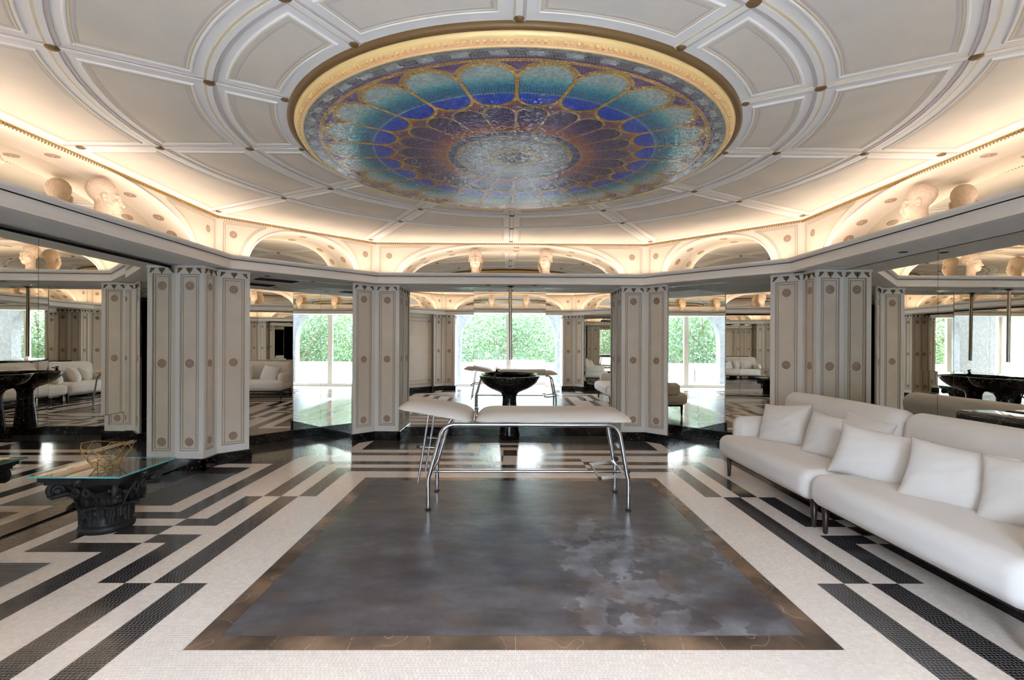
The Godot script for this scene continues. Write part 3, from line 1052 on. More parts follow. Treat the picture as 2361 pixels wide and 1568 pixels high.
	# the cloudy grey slab
	var na := noise(0.004, 101, 5); var nb := noise(0.011, 102, 5); var nc := noise(0.05, 103, 3); var nd := noise(0.007, 104, 4)
	var sm := mat(Color.WHITE, 0.28)
	sm.albedo_texture = picture(1024, 1024, func(x, y):
		var u: float = x / 1024.0; var w: float = y / 1024.0           # u to the right, w towards the window
		var s := 0.24 + 0.3 * na.get_noise_2d(x, y * 1.8) + 0.22 * nb.get_noise_2d(x * 0.8, y * 1.5) + 0.07 * nc.get_noise_2d(x, y * 0.7)
		# the pale worn patch right of the middle, with its torn edge
		var e: float = u - (0.605 + 0.05 * nb.get_noise_2d(50, y * 0.9) + 0.02 * nc.get_noise_2d(x * 0.5, y * 0.5))
		var worn := smoothstep(0.0, 0.014, e) * smoothstep(0.44, 0.5, w + 0.16 * nb.get_noise_2d(x * 0.6 + 70, 30))
		worn *= 1.0 - 0.75 * smoothstep(0.8, 0.95, u + 0.35 * na.get_noise_2d(x + 300, y))
		worn *= 1.0 - 0.85 * smoothstep(0.06, 0.16, nb.get_noise_2d(x * 0.9 + 800, y * 0.9 + 200))
		var band := exp(-pow((w - 0.42 + 0.12 * na.get_noise_2d(x * 0.8, 9)) / 0.05, 2.0)) * smoothstep(0.22, 0.45, u) * (1.0 - smoothstep(0.66, 0.75, u))
		s += 0.46 * worn * (0.8 + 0.6 * nb.get_noise_2d(x * 1.4, y * 0.6)) + 0.3 * band * (0.7 + nb.get_noise_2d(x, y * 2.0))
		var c := c8(58, 57, 60).lerp(c8(158, 158, 164), clampf(s, 0, 1))
		var rust := smoothstep(0.18, 0.4, nd.get_noise_2d(x + 90, y + 40))
		return c.lerp(c8(92, 76, 64), rust * 0.45))
	b = MB.new()
	b.st.set_uv(Vector2.ZERO)
	var q := 1.345
	var cs := [[Vector3(-q, 0.0014, q), Vector2(0, 1)], [Vector3(q, 0.0014, q), Vector2(1, 1)], [Vector3(q, 0.0014, -q), Vector2(1, 0)], [Vector3(-q, 0.0014, -q), Vector2(0, 0)]]
	for tr in [[0, 1, 2], [0, 2, 3]]:
		b.st.set_smooth_group(-1)
		for j in [0, 2, 1]:
			b.st.set_uv(cs[tr[j]][1])
			b.st.add_vertex(cs[tr[j]][0])
	for k in 4:
		b.st.set_uv(Vector2(0.5, 0.5))
		b.quad(cs[k][0] + Vector3(0, -0.02, 0), cs[(k + 1) % 4][0] + Vector3(0, -0.02, 0), cs[(k + 1) % 4][0], cs[k][0])
	obj("centre_slab", b, sm, f)

# ---------------------------------------------------------------- window bay and what lies outside
func build_window() -> void:
	var zw := 4.7
	var bay := node("wall_bay", self)
	tag(bay, "white window bay behind the camera with plain side walls", "bay", "", "structure")
	var b := MB.new()
	b.box(Vector3(-1.78, 0, 3.83), Vector3(-1.68, 2.34, zw + 0.1)); b.box(Vector3(1.68, 0, 3.83), Vector3(1.78, 2.34, zw + 0.1))
	b.box(Vector3(-2.6, 0, 3.8), Vector3(-1.54, 2.9, 3.9)); b.box(Vector3(1.54, 0, 3.8), Vector3(2.6, 2.9, 3.9))
	obj("reveal", b, M.white_wall, bay)
	b = MB.new()
	b.box(Vector3(-1.9, 2.34, 3.44 + 0.3), Vector3(1.9, 2.44, zw + 0.1))
	b.box(Vector3(-1.9, YS, 3.76), Vector3(1.9, 2.9, 3.82))
	obj("bay_ceiling", b, M.white_wall, bay)
	var d := node("door_1", bay, at(-1.68, 0, 4.25, PI / 2))
	d.set_meta("kind", "structure")
	b = MB.new(); b.box(Vector3(-0.36, 0.02, 0), Vector3(0.36, 2.02, 0.02)); b.frame(rect(-0.3, 0.12, 0.3, 1.92), 0, 0.02, 0.02, 0.028)
	obj("door_leaf", b, M.door_blue, d)
	b = MB.new(); b.tube([Vector3(0.3, 1.02, 0.02), Vector3(0.3, 1.02, 0.06), Vector3(0.2, 1.02, 0.06)], 0.009, 8)
	obj("handle", b, M.steel, d)
	var w := node("window_1", self, at(0, 0, zw))
	tag(w, "wide two-pane window with cream frame looking on to the terrace", "window", "", "structure")
	b = MB.new()
	b.box(Vector3(-1.68, 0.0, -0.05), Vector3(1.68, 0.09, 0.05)); b.box(Vector3(-1.68, 2.24, -0.05), Vector3(1.68, 2.34, 0.05))
	b.box(Vector3(-1.68, 0.09, -0.05), Vector3(-1.6, 2.24, 0.05)); b.box(Vector3(1.6, 0.09, -0.05), Vector3(1.68, 2.24, 0.05))
	b.box(Vector3(-0.07, 0.09, -0.045), Vector3(0.07, 2.24, 0.045))
	obj("frame", b, M.frame_cream, w)
	for s in [-1, 1]:
		b = MB.new()
		b.quad(Vector3(-0.76, 0.09, 0), Vector3(0.76, 0.09, 0), Vector3(0.76, 2.24, 0), Vector3(-0.76, 2.24, 0))
		obj("pane", b, M.glass, w, at(s * 0.835, 0, 0))

func build_outside() -> void:
	var b := MB.new()
	b.box(Vector3(-9, -0.12, 4.8), Vector3(9, -0.02, 8.3))
	var t := obj("terrace_ground", b, M.stone_warm, self)
	tag(t, "pale paved terrace outside the window", "terrace", "", "structure")
	b = MB.new()
	b.box(Vector3(-60, -3.1, 8.3), Vector3(60, -3.0, 70))
	t = obj("garden_ground", b, M.grass, self)
	tag(t, "green garden ground below the terrace", "ground", "", "structure")
	# rough stone arch of the loggia
	var arch := arch_points(0, 1.6, 1.25, 1.5, 32)
	b = MB.new()
	for z in [[6.0, -1], [6.35, 1]]:
		for k in arch.size() - 1:
			var p := arch[k]; var q := arch[k + 1]
			var quad := [Vector3(p.x, p.y, z[0]), Vector3(q.x, q.y, z[0]), Vector3(q.x, 3.6, z[0]), Vector3(p.x, 3.6, z[0])]
			if z[1] < 0: quad.reverse()
			b.quad(quad[0], quad[1], quad[2], quad[3])
	for k in arch.size() - 1:
		var p := arch[k]; var q := arch[k + 1]
		b.quad(Vector3(p.x, p.y, 6.0), Vector3(q.x, q.y, 6.0), Vector3(q.x, q.y, 6.35), Vector3(p.x, p.y, 6.35))
	b.box(Vector3(-3.4, -0.02, 6.0), Vector3(-1.6, 3.6, 6.35)); b.box(Vector3(1.6, -0.02, 6.0), Vector3(3.4, 3.6, 6.35))
	t = obj("stone_arch", b, M.stone_dark, self)
	tag(t, "dark rough stone arch outside the window", "arch", "", "structure")
	b = MB.new()
	b.box(Vector3(-6, 2.9, 4.75), Vector3(6, 6.5, 4.9))
	t = obj("facade_wall", b, M.parapet, self)
	tag(t, "upper storey of the house above the window", "facade", "", "structure")
	b = MB.new()
	b.box(Vector3(-6, -0.02, 7.9), Vector3(6, 0.56, 8.1)); b.box(Vector3(-6.02, 0.56, 7.86), Vector3(6.02, 0.62, 8.14))
	t = obj("parapet_wall", b, M.parapet, self)
	tag(t, "white terrace parapet seen through the window", "parapet", "", "structure")
	# trees
	var spots := [[-4.4, 14.5, 5.2, 0], [0.3, 16.0, 5.0, 1], [4.9, 14.5, 5.2, 0], [9.6, 16.5, 5.4, 1], [-9.4, 16.5, 5.4, 0], [-2.0, 22.5, 7.2, 0], [4.6, 22.5, 7.0, 1], [-8.8, 23.5, 7.2, 1], [11.4, 24.0, 7.4, 0], [0.9, 31.5, 9.5, 0], [-9.5, 33.0, 9.5, 0], [10.5, 33.0, 9.5, 1]]
	var where := ["just beyond the parapet, left of the mullion", "in the middle, right behind the mullion", "just beyond the parapet on the right", "at the right end of the near row", "at the left end of the near row", "second row, left of the middle", "second row, right of the middle", "second row, far left", "second row, far right", "back row, middle", "back row, left", "back row, right"]
	for k in spots.size():
		var s: Array = spots[k]
		var tr := thing("garden_tree", "%s broadleaf tree outside the window, %s" % ["pale green" if s[3] else "green", where[k]], "tree", at(s[0], -3.0, s[1]), "garden trees")
		var rs := RandomNumberGenerator.new()
		rs.seed = 200 + k
		b = MB.new(true)
		b.tube([Vector3(0, 0, 0), Vector3(0.1, 1.6, 0.05), Vector3(-0.1, 3.2, 0), Vector3(0.15, 5.0, 0.1)], [0.2, 0.16, 0.13, 0.06], 8)
		for j in 6:
			var a := TAU * j / 6 + rs.randf()
			b.tube([Vector3(0, 2.2 + 0.35 * j, 0), Vector3(cos(a) * 1.2, 3.2 + 0.4 * j, sin(a) * 1.2), Vector3(cos(a) * 2.1, 4.2 + 0.4 * j, sin(a) * 2.0)], [0.08, 0.05, 0.02], 6)
		obj("trunk", b, M.bark, tr)
		var vs := PackedVector3Array(); var ns := PackedVector3Array(); var ids := PackedInt32Array()
		var clumps := []
		for j in 60:
			var d: Vector3 = Vector3(rs.randfn(), rs.randfn() * 0.8, rs.randfn()).normalized() * pow(rs.randf(), 0.4) * s[2] * 0.46
			clumps.append(Vector3(d.x, 4.4 + 0.25 * (s[2] - 5.0) + d.y * 1.25, d.z))
		for j in 15000:
			var c: Vector3 = clumps[rs.randi() % clumps.size()] + Vector3(rs.randfn(), rs.randfn(), rs.randfn()) * 0.09 * s[2]
			var u := Vector3(rs.randfn(), rs.randfn(), rs.randfn()).normalized()
			var w := u.cross(Vector3(rs.randfn(), rs.randfn(), rs.randfn())).normalized()
			var sz: float = rs.randf_range(0.007, 0.013) * s[2]
			var base := vs.size()
			var nn := u.cross(w)
			for q in [u * sz * 1.5, w * sz * 0.6 + u * sz * 0.2, -u * sz * 1.3, -w * sz * 0.6 + u * sz * 0.2]:
				vs.append(c + q); ns.append(nn)
			ids.append_array([base, base + 2, base + 1, base, base + 3, base + 2])
		var am := []
		am.resize(Mesh.ARRAY_MAX)
		am[Mesh.ARRAY_VERTEX] = vs; am[Mesh.ARRAY_NORMAL] = ns; am[Mesh.ARRAY_INDEX] = ids
		var mesh := ArrayMesh.new()
		mesh.add_surface_from_arrays(Mesh.PRIMITIVE_TRIANGLES, am)
		put("foliage", mesh, M.leaf_pale if s[3] else M.leaf, tr).set_meta("kind", "stuff")
	# wrought iron chairs on the terrace
	for k in 2:
		var ch := thing("iron_chair", ["thin black iron chair on the terrace by the window's left", "thin black iron chair on the terrace by the mullion"][k], "chair", at(-1.15 + k * 0.85, -0.02, 7.1 + 0.1 * k, 0.4 - k * 0.9), "terrace chairs")
		for s in [[-0.19, -0.19], [0.19, -0.19], [0.19, 0.19], [-0.19, 0.19]]:
			b = MB.new(true)
			b.tube([Vector3(s[0] * 1.15, 0, s[1] * 1.15), Vector3(s[0] * 0.75, 0.22, s[1] * 0.75), Vector3(s[0], 0.45, s[1])], 0.01, 6)
			obj("leg", b, M.iron, ch)
		b = MB.new(true)
		b.lathe([Vector2(0.0, 0.45), Vector2(0.2, 0.45), Vector2(0.21, 0.46), Vector2(0.2, 0.47), Vector2(0.0, 0.47)], 20)
		obj("seat", b, M.iron, ch)
		for j in 5:
			var x := -0.16 + 0.08 * j
			b = MB.new(true)
			b.tube([Vector3(x, 0.46, 0.19), Vector3(x, 0.7, 0.22), Vector3(x * 1.1, 0.95 - absf(x) * 0.4, 0.25)], 0.008, 6)
			obj("back_bar", b, M.iron, ch)

# ---------------------------------------------------------------- furniture
func massage_table() -> void:
	var o := thing("massage_table", "cream leather massage table on a chrome tube frame", "massage table", at(0.02, 0, -0.71))
	var b := MB.new(true)
	# the long pad: wide at its foot, narrower on top
	var pad := func(x0: float, x1: float) -> MB:
		var m := MB.new(true)
		var rings := []
		for q in [[0.0, -0.055, 0.0], [0.0, 0.0, 0.0], [0.006, 0.0, 0.014], [0.022, 0.0, 0.034], [0.05, 0.0, 0.056], [0.085, 0.0, 0.07], [0.13, 0.0, 0.078], [0.2, 0.0, 0.08]]:
			rings.append(q)
		var g := []
		var n := 10
		for q in rings:
			var inn: float = q[0]; var y: float = q[2]
			if q[1] < 0: inn = 0.05
			var row := []
			var hx := (x1 - x0) / 2 - inn; var hz := 0.29 - inn * 0.9
			var rr := maxf(0.03, 0.075 - inn * 0.3)
			for s in [[1, 1], [-1, 1], [-1, -1], [1, -1]]:
				for k in n + 1:
					var a: float = PI / 2 * k / n + [0.0, PI / 2, PI, PI * 1.5][[[1, 1], [-1, 1], [-1, -1], [1, -1]].find(s)]
					row.append(Vector3((x0 + x1) / 2 + s[0] * (hx - rr) + cos(a) * rr, y, s[1] * (hz - rr) + sin(a) * rr))
			g.append(row)
		var mid := []
		for k in g[0].size(): mid.append(Vector3((x0 + x1) / 2, 0.08, 0))
		g.append(mid)
		for i in g.size(): g[i].reverse()
		m.grid(g.map(func(r): return r), false, true)
		return m
	var lp: MB = pad.call(-0.32, 0.955)
	obj("body_pad", lp, M.leather, o, at(0, 0.715, 0))
	var hp: MB = pad.call(-0.61, 0.0)
	obj("head_pad", hp, M.leather, o, Transform3D(Basis(Vector3(0, 0, 1), -0.17), Vector3(-0.345, 0.712, 0)))
	var r := 0.0175
	for s in [-1, 1]:
		var z: float = 0.265 * s
		b = MB.new(true)
		var path := [Vector3(-0.695, 0.045, z), Vector3(-0.695, 0.24, z), Vector3(-0.69, 0.275, z), Vector3(-0.68, 0.31, z)]
		path.append(Vector3(-0.598, 0.6, z))
		for k in 7:
			var a := k / 6.0
			path.append(Vector3(-0.598, 0.6, z).lerp(Vector3(-0.572, 0.692, z), a).lerp(Vector3(-0.572, 0.692, z).lerp(Vector3(-0.48, 0.692, z), a), a))
		for k in 7:
			var a := k / 6.0
			path.append(Vector3(0.74, 0.692, z).lerp(Vector3(0.832, 0.692, z), a).lerp(Vector3(0.832, 0.692, z).lerp(Vector3(0.853, 0.6, z), a), a))
		path += [Vector3(0.905, 0.31, z), Vector3(0.914, 0.275, z), Vector3(0.92, 0.24, z), Vector3(0.92, 0.045, z)]
		obj("leg_frame", b, M.chrome, o)
		b.tube(path, r, 14)
		o.get_child(o.get_child_count() - 1).mesh = b.mesh()
		for x in [-0.695, 0.92]:
			b = MB.new(true)
			b.lathe([Vector2(0.0, 0.0), Vector2(0.022, 0.0), Vector2(0.024, 0.006), Vector2(0.022, 0.014), Vector2(0.01, 0.018)], 16, Vector3(x, 0, z))
			obj("foot", b, M.rubber, o)
			b = MB.new(true)
			b.lathe([Vector2(0.01, 0.016), Vector2(0.01, 0.034), Vector2(0.015, 0.036), Vector2(0.015, 0.045), Vector2(0.0, 0.046)], 14, Vector3(x, 0, z), true)
			obj("foot_screw", b, M.chrome, o)
	for x in [-0.69, 0.915]:
		b = MB.new(true)
		b.tube([Vector3(x, 0.27, -0.265), Vector3(x, 0.27, 0.265)], 0.012, 10)
		obj("cross_bar", b, M.chrome, o)
	b = MB.new(true)
	b.tube([Vector3(-0.69, 0.25, 0.0), Vector3(0.915, 0.25, 0.0)], 0.012, 10)
	obj("stretcher", b, M.chrome, o)
	# rails under the pads
	for s in [-1, 1]:
		b = MB.new()
		b.box(Vector3(-0.32, 0.703, s * 0.2 - 0.012), Vector3(0.9, 0.715, s * 0.2 + 0.012))
		obj("pad_rail", b, M.chrome, o)
		b = MB.new()
		b.box(Vector3(-0.42, -0.012, s * 0.2 - 0.012), Vector3(0.0, 0.0, s * 0.2 + 0.012))
		obj("head_rail", b, M.chrome, o, Transform3D(Basis(Vector3(0, 0, 1), -0.17), Vector3(-0.345, 0.712, 0)))
		b = MB.new(true)
		b.tube([Vector3(-0.335, 0.70, s * 0.2), Vector3(-0.33, 0.735, s * 0.2), Vector3(-0.325, 0.77, s * 0.18)], 0.009, 8)
		obj("hinge", b, M.chrome, o)
	for s in [-1, 1]:
		b = MB.new(true)
		b.tube([Vector3(-0.70, 0.775, 0.2 * s), Vector3(-0.79, 0.2, 0.2 * s)], 0.009, 8)
		obj("prop_rod", b, M.chrome, o)
		b = MB.new(true)
		b.tube([Vector3(-0.78, 0.50, 0.2 * s), Vector3(-0.64, 0.49, 0.2 * s)], 0.007, 8)
		obj("clamp_pin", b, M.chrome, o)
		b = MB.new(true)
		b.tube([Vector3(-0.80, 0.502, 0.2 * s), Vector3(-0.775, 0.50, 0.2 * s)], 0.013, 10)
		obj("clamp_knob", b, M.rubber, o)
	# the folding step at the foot end
	for s in [-1, 1]:
		b = MB.new()
		b.box(Vector3(-0.24, -0.013, -0.004), Vector3(0.0, 0.013, 0.004))
		obj("step_arm", b, M.steel, o, Transform3D(Basis(Vector3(0, 0, 1), 0.12), Vector3(0.925, 0.285, 0.24 * s)))
		b = MB.new(true)
		b.lathe([Vector2(0.0, -0.012), Vector2(0.019, -0.012), Vector2(0.019, 0.012), Vector2(0.0, 0.012)], 14, Vector3.ZERO, true, Transform3D(Basis(Vector3.RIGHT, PI / 2), Vector3(0.925, 0.31, 0.225 * s)))
		obj("step_knob", b, M.rubber, o)
	b = MB.new(true)
	b.tube([Vector3(0.69, 0.257, -0.25), Vector3(0.69, 0.257, 0.25)], 0.011, 10)
	obj("step_bar", b, M.chrome, o)
	for s in [-1, 1]:
		b = MB.new(true)
		b.tube([Vector3(0.69, 0.257, 0.25 * s), Vector3(0.69, 0.257, 0.268 * s)], 0.016, 10)
		obj("step_cap", b, M.rubber, o)

func sofa(k: int) -> void:
	var lab := ["white fabric sofa half at the far end, beside the mirrored niche", "white fabric sofa half nearest the window, running out of frame"]
	var o := thing("sofa", lab[k], "sofa", at(0, 0, [-0.82, 0.785][k]), "white sofa in two halves")
	var l := 0.788
	var b := MB.new(true)
	b.rbox(Vector3(2.13, 0.2, -l), Vector3(2.98, 0.425, l), 0.085, 6, Transform3D(), 0.012)
	obj("seat", b, M.fabric, o)
	b = MB.new(true)
	b.rbox(Vector3(-0.11, 0.0, -l), Vector3(0.11, 0.6, l), 0.1, 7, Transform3D(), 0.008)
	obj("backrest", b, M.fabric, o, Transform3D(Basis(Vector3(0, 0, 1), -0.14), Vector3(2.84, 0.27, 0)))
	var s := -1.0 if k == 0 else 1.0
	b = MB.new(true)
	b.rbox(Vector3(2.27, 0.34, -0.085), Vector3(2.92, 0.615, 0.085), 0.083, 6, Transform3D(), 0.006)
	obj("arm", b, M.fabric, o, at(0, 0, s * (l - 0.08)))
	b = MB.new()
	b.box(Vector3(2.24, 0.165, -l + 0.09), Vector3(2.94, 0.215, l - 0.09))
	obj("base_frame", b, M.wood_dark, o)
	for x in [2.235, 2.9]:
		for z in [-l + 0.055, l - 0.055]:
			b = MB.new(true)
			b.lathe([Vector2(0.0, 0.0), Vector2(0.013, 0.0), Vector2(0.016, 0.01), Vector2(0.026, 0.2), Vector2(0.0, 0.205)], 14, Vector3(x, 0, z))
			obj("leg", b, M.wood_dark, o)

func pillow_mesh(w: float, h: float, t: float, seed_: int) -> ArrayMesh:
	var b := MB.new(true)
	var n := 22
	var nz := noise(2.2, seed_, 3)
	for s in [-1, 1]:
		var g := []
		for i in n + 1:
			var row := []
			for j in n + 1:
				var u := -cos(PI * i / n); var v := -cos(PI * j / n)
				u = lerpf(u, -1.0 + 2.0 * i / n, 0.4); v = lerpf(v, -1.0 + 2.0 * j / n, 0.4)
				var pin := 1.0 - 0.1 * (1 - v * v) * absf(u) * u * u
				var pin2 := 1.0 - 0.12 * (1 - u * u) * absf(v) * v * v
				var e := maxf(0.0, (1 - pow(absf(u), 2.6)) * (1 - pow(absf(v), 2.6)))
				var z := t * pow(e, 0.55)
				var edge := smoothstep(0.0, 0.35, e)
				z += 0.012 * nz.get_noise_3d(u * 1.3, v * 1.3, s * 3.0) * edge
				row.append(Vector3(u * w * pin, v * h * pin2, s * z))
			g.append(row)
		if s < 0: g.reverse()
		b.grid(g)
	return b.mesh()

func cushions() -> void:
	# x, y, z, turn about the vertical, lean, roll, half width, half height, label
	var list := [
		[2.60, 0.585, -1.18, -1.15, -0.38, 0.10, 0.25, 0.21, "white square cushion leaning in the sofa's far corner by the arm"],
		[2.66, 0.575, -0.55, -1.25, -0.34, -0.05, 0.25, 0.2, "white cushion second from the sofa's arm, partly hidden by the next"],
		[2.76, 0.60, -0.30, -1.45, -0.3, -0.06, 0.25, 0.2, "white cushion peeking out behind the others at the sofa's seam"],
		[2.55, 0.565, 0.12, -0.95, -0.42, -0.12, 0.28, 0.2, "white cushion in front of the sofa's seam, turned to the window"],
		[2.61, 0.565, 0.71, -1.0, -0.42, -0.08, 0.28, 0.2, "white cushion in the middle of the nearer sofa half"],
		[2.68, 0.57, 1.13, -1.1, -0.4, 0.05, 0.27, 0.2, "white cushion cut by the frame's edge on the nearer sofa half"],
	]
	for k in list.size():
		var q: Array = list[k]
		var bas := Basis(Vector3.UP, q[3]) * Basis(Vector3.RIGHT, q[4]) * Basis(Vector3(0, 0, 1), q[5])
		var o := put(numbered("sofa_cushion"), pillow_mesh(q[6], q[7], 0.11, 300 + k), M.fabric, self, Transform3D(bas, Vector3(q[0], q[1], q[2])))
		tag(o, q[8], "cushion", "white sofa cushions")

func capital_table() -> void:
	var o := thing("coffee_table", "square glass coffee table on a black Corinthian capital beside the mirror", "coffee table", at(-2.93, 0, -0.04))
	var b := MB.new(true)
	b.lathe([Vector2(0.0, 0.0), Vector2(0.155, 0.0), Vector2(0.166, 0.012), Vector2(0.17, 0.03), Vector2(0.163, 0.046), Vector2(0.148, 0.054)], 48)
	obj("base_ring", b, M.iron_black, o)
	b = MB.new(true)
	b.lathe([Vector2(0.148, 0.05), Vector2(0.138, 0.07), Vector2(0.134, 0.14), Vector2(0.142, 0.22), Vector2(0.164, 0.29), Vector2(0.2, 0.345), Vector2(0.23, 0.375), Vector2(0.0, 0.376)], 48)
	obj("bell", b, M.iron_black, o)
	# abacus with hollow sides
	b = MB.new()
	for q in [[0.372, 0.392, 0.25], [0.392, 0.4, 0.26], [0.4, 0.434, 0.275]]:
		var pts := PackedVector2Array()
		for s in 4:
			for k in 9:
				var f := -1.0 + k / 4.0
				if k == 8: continue
				var d: float = q[2] * (1.0 - 0.16 * (1 - f * f))
				pts.append(Vector2(f * q[2] * 0.94, -d).rotated(s * PI / 2))
		b.poly(pts, q[0], q[1], Transform3D(Basis(Vector3.RIGHT, Vector3(0, 0, -1), Vector3.UP), Vector3.ZERO))
	obj("abacus", b, M.iron_black, o)
	# corner volutes
	for k in 4:
		var a := PI / 4 + k * PI / 2
		var v := node("corner_volute", o, Transform3D(Basis(Vector3.UP, -a), Vector3.ZERO))
		b = MB.new(true)
		var pts := []; var rad := []
		for j in 46:
			var f := j / 45.0
			var r := 0.052 * (1.0 - 0.8 * f)
			var t := PI * 0.62 - f * TAU * 1.75
			pts.append(Vector3(0.272 + cos(t) * r, 0.325 + sin(t) * r, 0)); rad.append(0.021 - 0.007 * f)
		b.tube([Vector3(0.16, 0.25, 0), Vector3(0.195, 0.32, 0), Vector3(0.225, 0.365, 0)] + pts.slice(0, 1), [0.014, 0.018, 0.02, 0.021], 10)
		b.tube(pts, rad, 10)
		b.tube([Vector3(0.272, 0.325, -0.034), Vector3(0.272, 0.325, 0.034)], 0.017, 12)
		obj("scroll", b, M.iron_black, v)
		b = MB.new(true)
		for s in [-1, 1]:
			b.tube([Vector3(0.18, 0.28, s * 0.012), Vector3(0.235, 0.30, s * 0.026), Vector3(0.30, 0.285, s * 0.022), Vector3(0.325, 0.29, s * 0.012)], [0.016, 0.02, 0.016, 0.006], 8)
		obj("scroll_leaf", b, M.iron_black, v)
	# leaf tiers
	for tier in 2:
		for k in 8:
			var a := TAU * (k + 0.5 * tier) / 8
			var y0: float = [0.06, 0.11][tier]; var y1: float = [0.2, 0.3][tier]; var r0: float = [0.142, 0.142][tier]
			b = MB.new(true)
			var g := []
			for i in 21:
				var f := i / 20.0
				var wid := 0.05 * (0.6 + 0.5 * sin(f * PI * 0.8)) * (1.0 + 0.17 * cos(f * TAU * 3.5)) * (1.0 - 0.5 * smoothstep(0.85, 1.0, f))
				var out := r0 + 0.01 + 0.045 * f * f * f + 0.028 * sin(smoothstep(0.75, 1.0, f) * PI * 0.75)
				var y := lerpf(y0, y1, sin(minf(f, 0.92) / 0.92 * PI / 2)) - 0.028 * smoothstep(0.85, 1.0, f)
				var row := []
				for j in 17:
					var u := -1.0 + j / 8.0
					var groove := 0.5 + 0.5 * cos(u * PI * 4.0)
					row.append(Vector3(out + 0.012 * groove * (1 - 0.6 * absf(u)) - 0.018 * u * u, y + 0.01 * absf(u), u * wid))
				g.append(row)
			b.grid(g)
			var gi := []
			for row in g:
				var r2 := []
				for p in row: r2.append(p - Vector3(0.012, 0, 0))
				r2.reverse()
				gi.append(r2)
			b.grid(gi)
			var lf := obj("acanthus_leaf", b, M.iron_black, o, Transform3D(Basis(Vector3.UP, -a), Vector3.ZERO))
			b = MB.new(true)
			b.lathe([Vector2(0.0, -0.02), Vector2(0.014, -0.014), Vector2(0.02, 0.0), Vector2(0.014, 0.014), Vector2(0.0, 0.02)], 10, Vector3(r0 + 0.06, y1 - 0.012, 0))
			obj("leaf_tip", b, M.iron_black, lf)
	# small inner volutes and the flower on each side
	for k in 4:
		var a := k * PI / 2
		b = MB.new(true)
		for s in [-1, 1]:
			var pts := []; var rad := []
			for j in 26:
				var f := j / 25.0
				var r := 0.03 * (1.0 - 0.8 * f)
				var t := PI * 0.5 - f * TAU * 1.4
				pts.append(Vector3(0.232, 0.315 + sin(t) * r, s * (0.04 - cos(t) * r))); rad.append(0.012 - 0.004 * f)
			b.tube(pts, rad, 8)
			b.tube([Vector3(0.165, 0.2, s * 0.07), Vector3(0.2, 0.28, s * 0.07), Vector3(0.238, 0.345, s * 0.04)], [0.009, 0.011, 0.012], 8)
		obj("inner_volute", b, M.iron_black, o, Transform3D(Basis(Vector3.UP, -a), Vector3.ZERO))
		b = MB.new(true)
		b.lathe([Vector2(0.0, -0.022), Vector2(0.02, -0.016), Vector2(0.026, 0.0), Vector2(0.02, 0.016), Vector2(0.0, 0.022)], 12, Vector3(0.262, 0.4, 0))
		for j in 6:
			var t := TAU * j / 6
			b.lathe([Vector2(0.0, -0.012), Vector2(0.012, 0.0), Vector2(0.0, 0.012)], 8, Vector3(0.266, 0.4 + 0.026 * sin(t), 0.026 * cos(t)))
		obj("abacus_flower", b, M.iron_black, o, Transform3D(Basis(Vector3.UP, -a), Vector3.ZERO))
	# glass top: clear sheet with green edges
	var gm := mat(Color(0.9, 0.98, 0.96, 0.04), 0.0)
	gm.transparency = BaseMaterial3D.TRANSPARENCY_ALPHA
	b = MB.new()
	b.quad(Vector3(-0.305, 0.447, 0.3), Vector3(0.305, 0.447, 0.3), Vector3(0.305, 0.447, -0.3), Vector3(-0.305, 0.447, -0.3))
	var top := obj("glass_top", b, gm, o)
	b = MB.new()
	b.quad(Vector3(-0.305, 0.435, 0.3), Vector3(0.305, 0.435, 0.3), Vector3(0.305, 0.447, 0.3), Vector3(-0.305, 0.447, 0.3))
	b.quad(Vector3(0.305, 0.435, 0.3), Vector3(0.305, 0.435, -0.3), Vector3(0.305, 0.447, -0.3), Vector3(0.305, 0.447, 0.3))
	b.quad(Vector3(0.305, 0.435, -0.3), Vector3(-0.305, 0.435, -0.3), Vector3(-0.305, 0.447, -0.3), Vector3(0.305, 0.447, -0.3))
	b.quad(Vector3(-0.305, 0.435, -0.3), Vector3(-0.305, 0.435, 0.3), Vector3(-0.305, 0.447, 0.3), Vector3(-0.305, 0.447, -0.3))
	obj("glass_edge", b, M.glass_edge, top)
	# the wire basket
	var w := thing("wire_basket", "gold geometric wire basket on the glass coffee table", "basket", Transform3D(Basis(Vector3.UP, 0.3).scaled(Vector3(0.8, 0.86, 0.8)), Vector3(-2.9, 0.449, 0.0)))
	var rings := [[0.085, 0.004, 9, 0.0], [0.14, 0.065, 9, 0.5], [0.185, 0.13, 9, 0.0], [0.195, 0.19, 9, 0.5]]
	var pt := func(q: Array, k: int) -> Vector3:
		var t: float = TAU * (k + q[3]) / q[2]
		return Vector3(cos(t) * q[0], q[1] + (0.02 * sin(t * 2 + 1.0) if q[1] > 0.1 else 0.0), sin(t) * q[0])
	for i in rings.size():
		b = MB.new(true)
		var loop := []
		for k in 9: loop.append(pt.call(rings[i], k))
		for k in 9: b.tube([loop[k], loop[(k + 1) % 9]], 0.0028, 6)
		if i in [0, 1, 3]: obj("rim_wire" if i == 3 else "ring_wire", b, M.brass, w)
		if i < 3:
			for k in 9:
				b = MB.new(true)
				var a: Vector3 = pt.call(rings[i], k)
				b.tube([a, pt.call(rings[i + 1], k)], 0.0025, 6)
				b.tube([a, pt.call(rings[i + 1], k - 1 if i % 2 == 0 else k + 1)], 0.0025, 6)
				obj("strut_wire", b, M.brass, w)

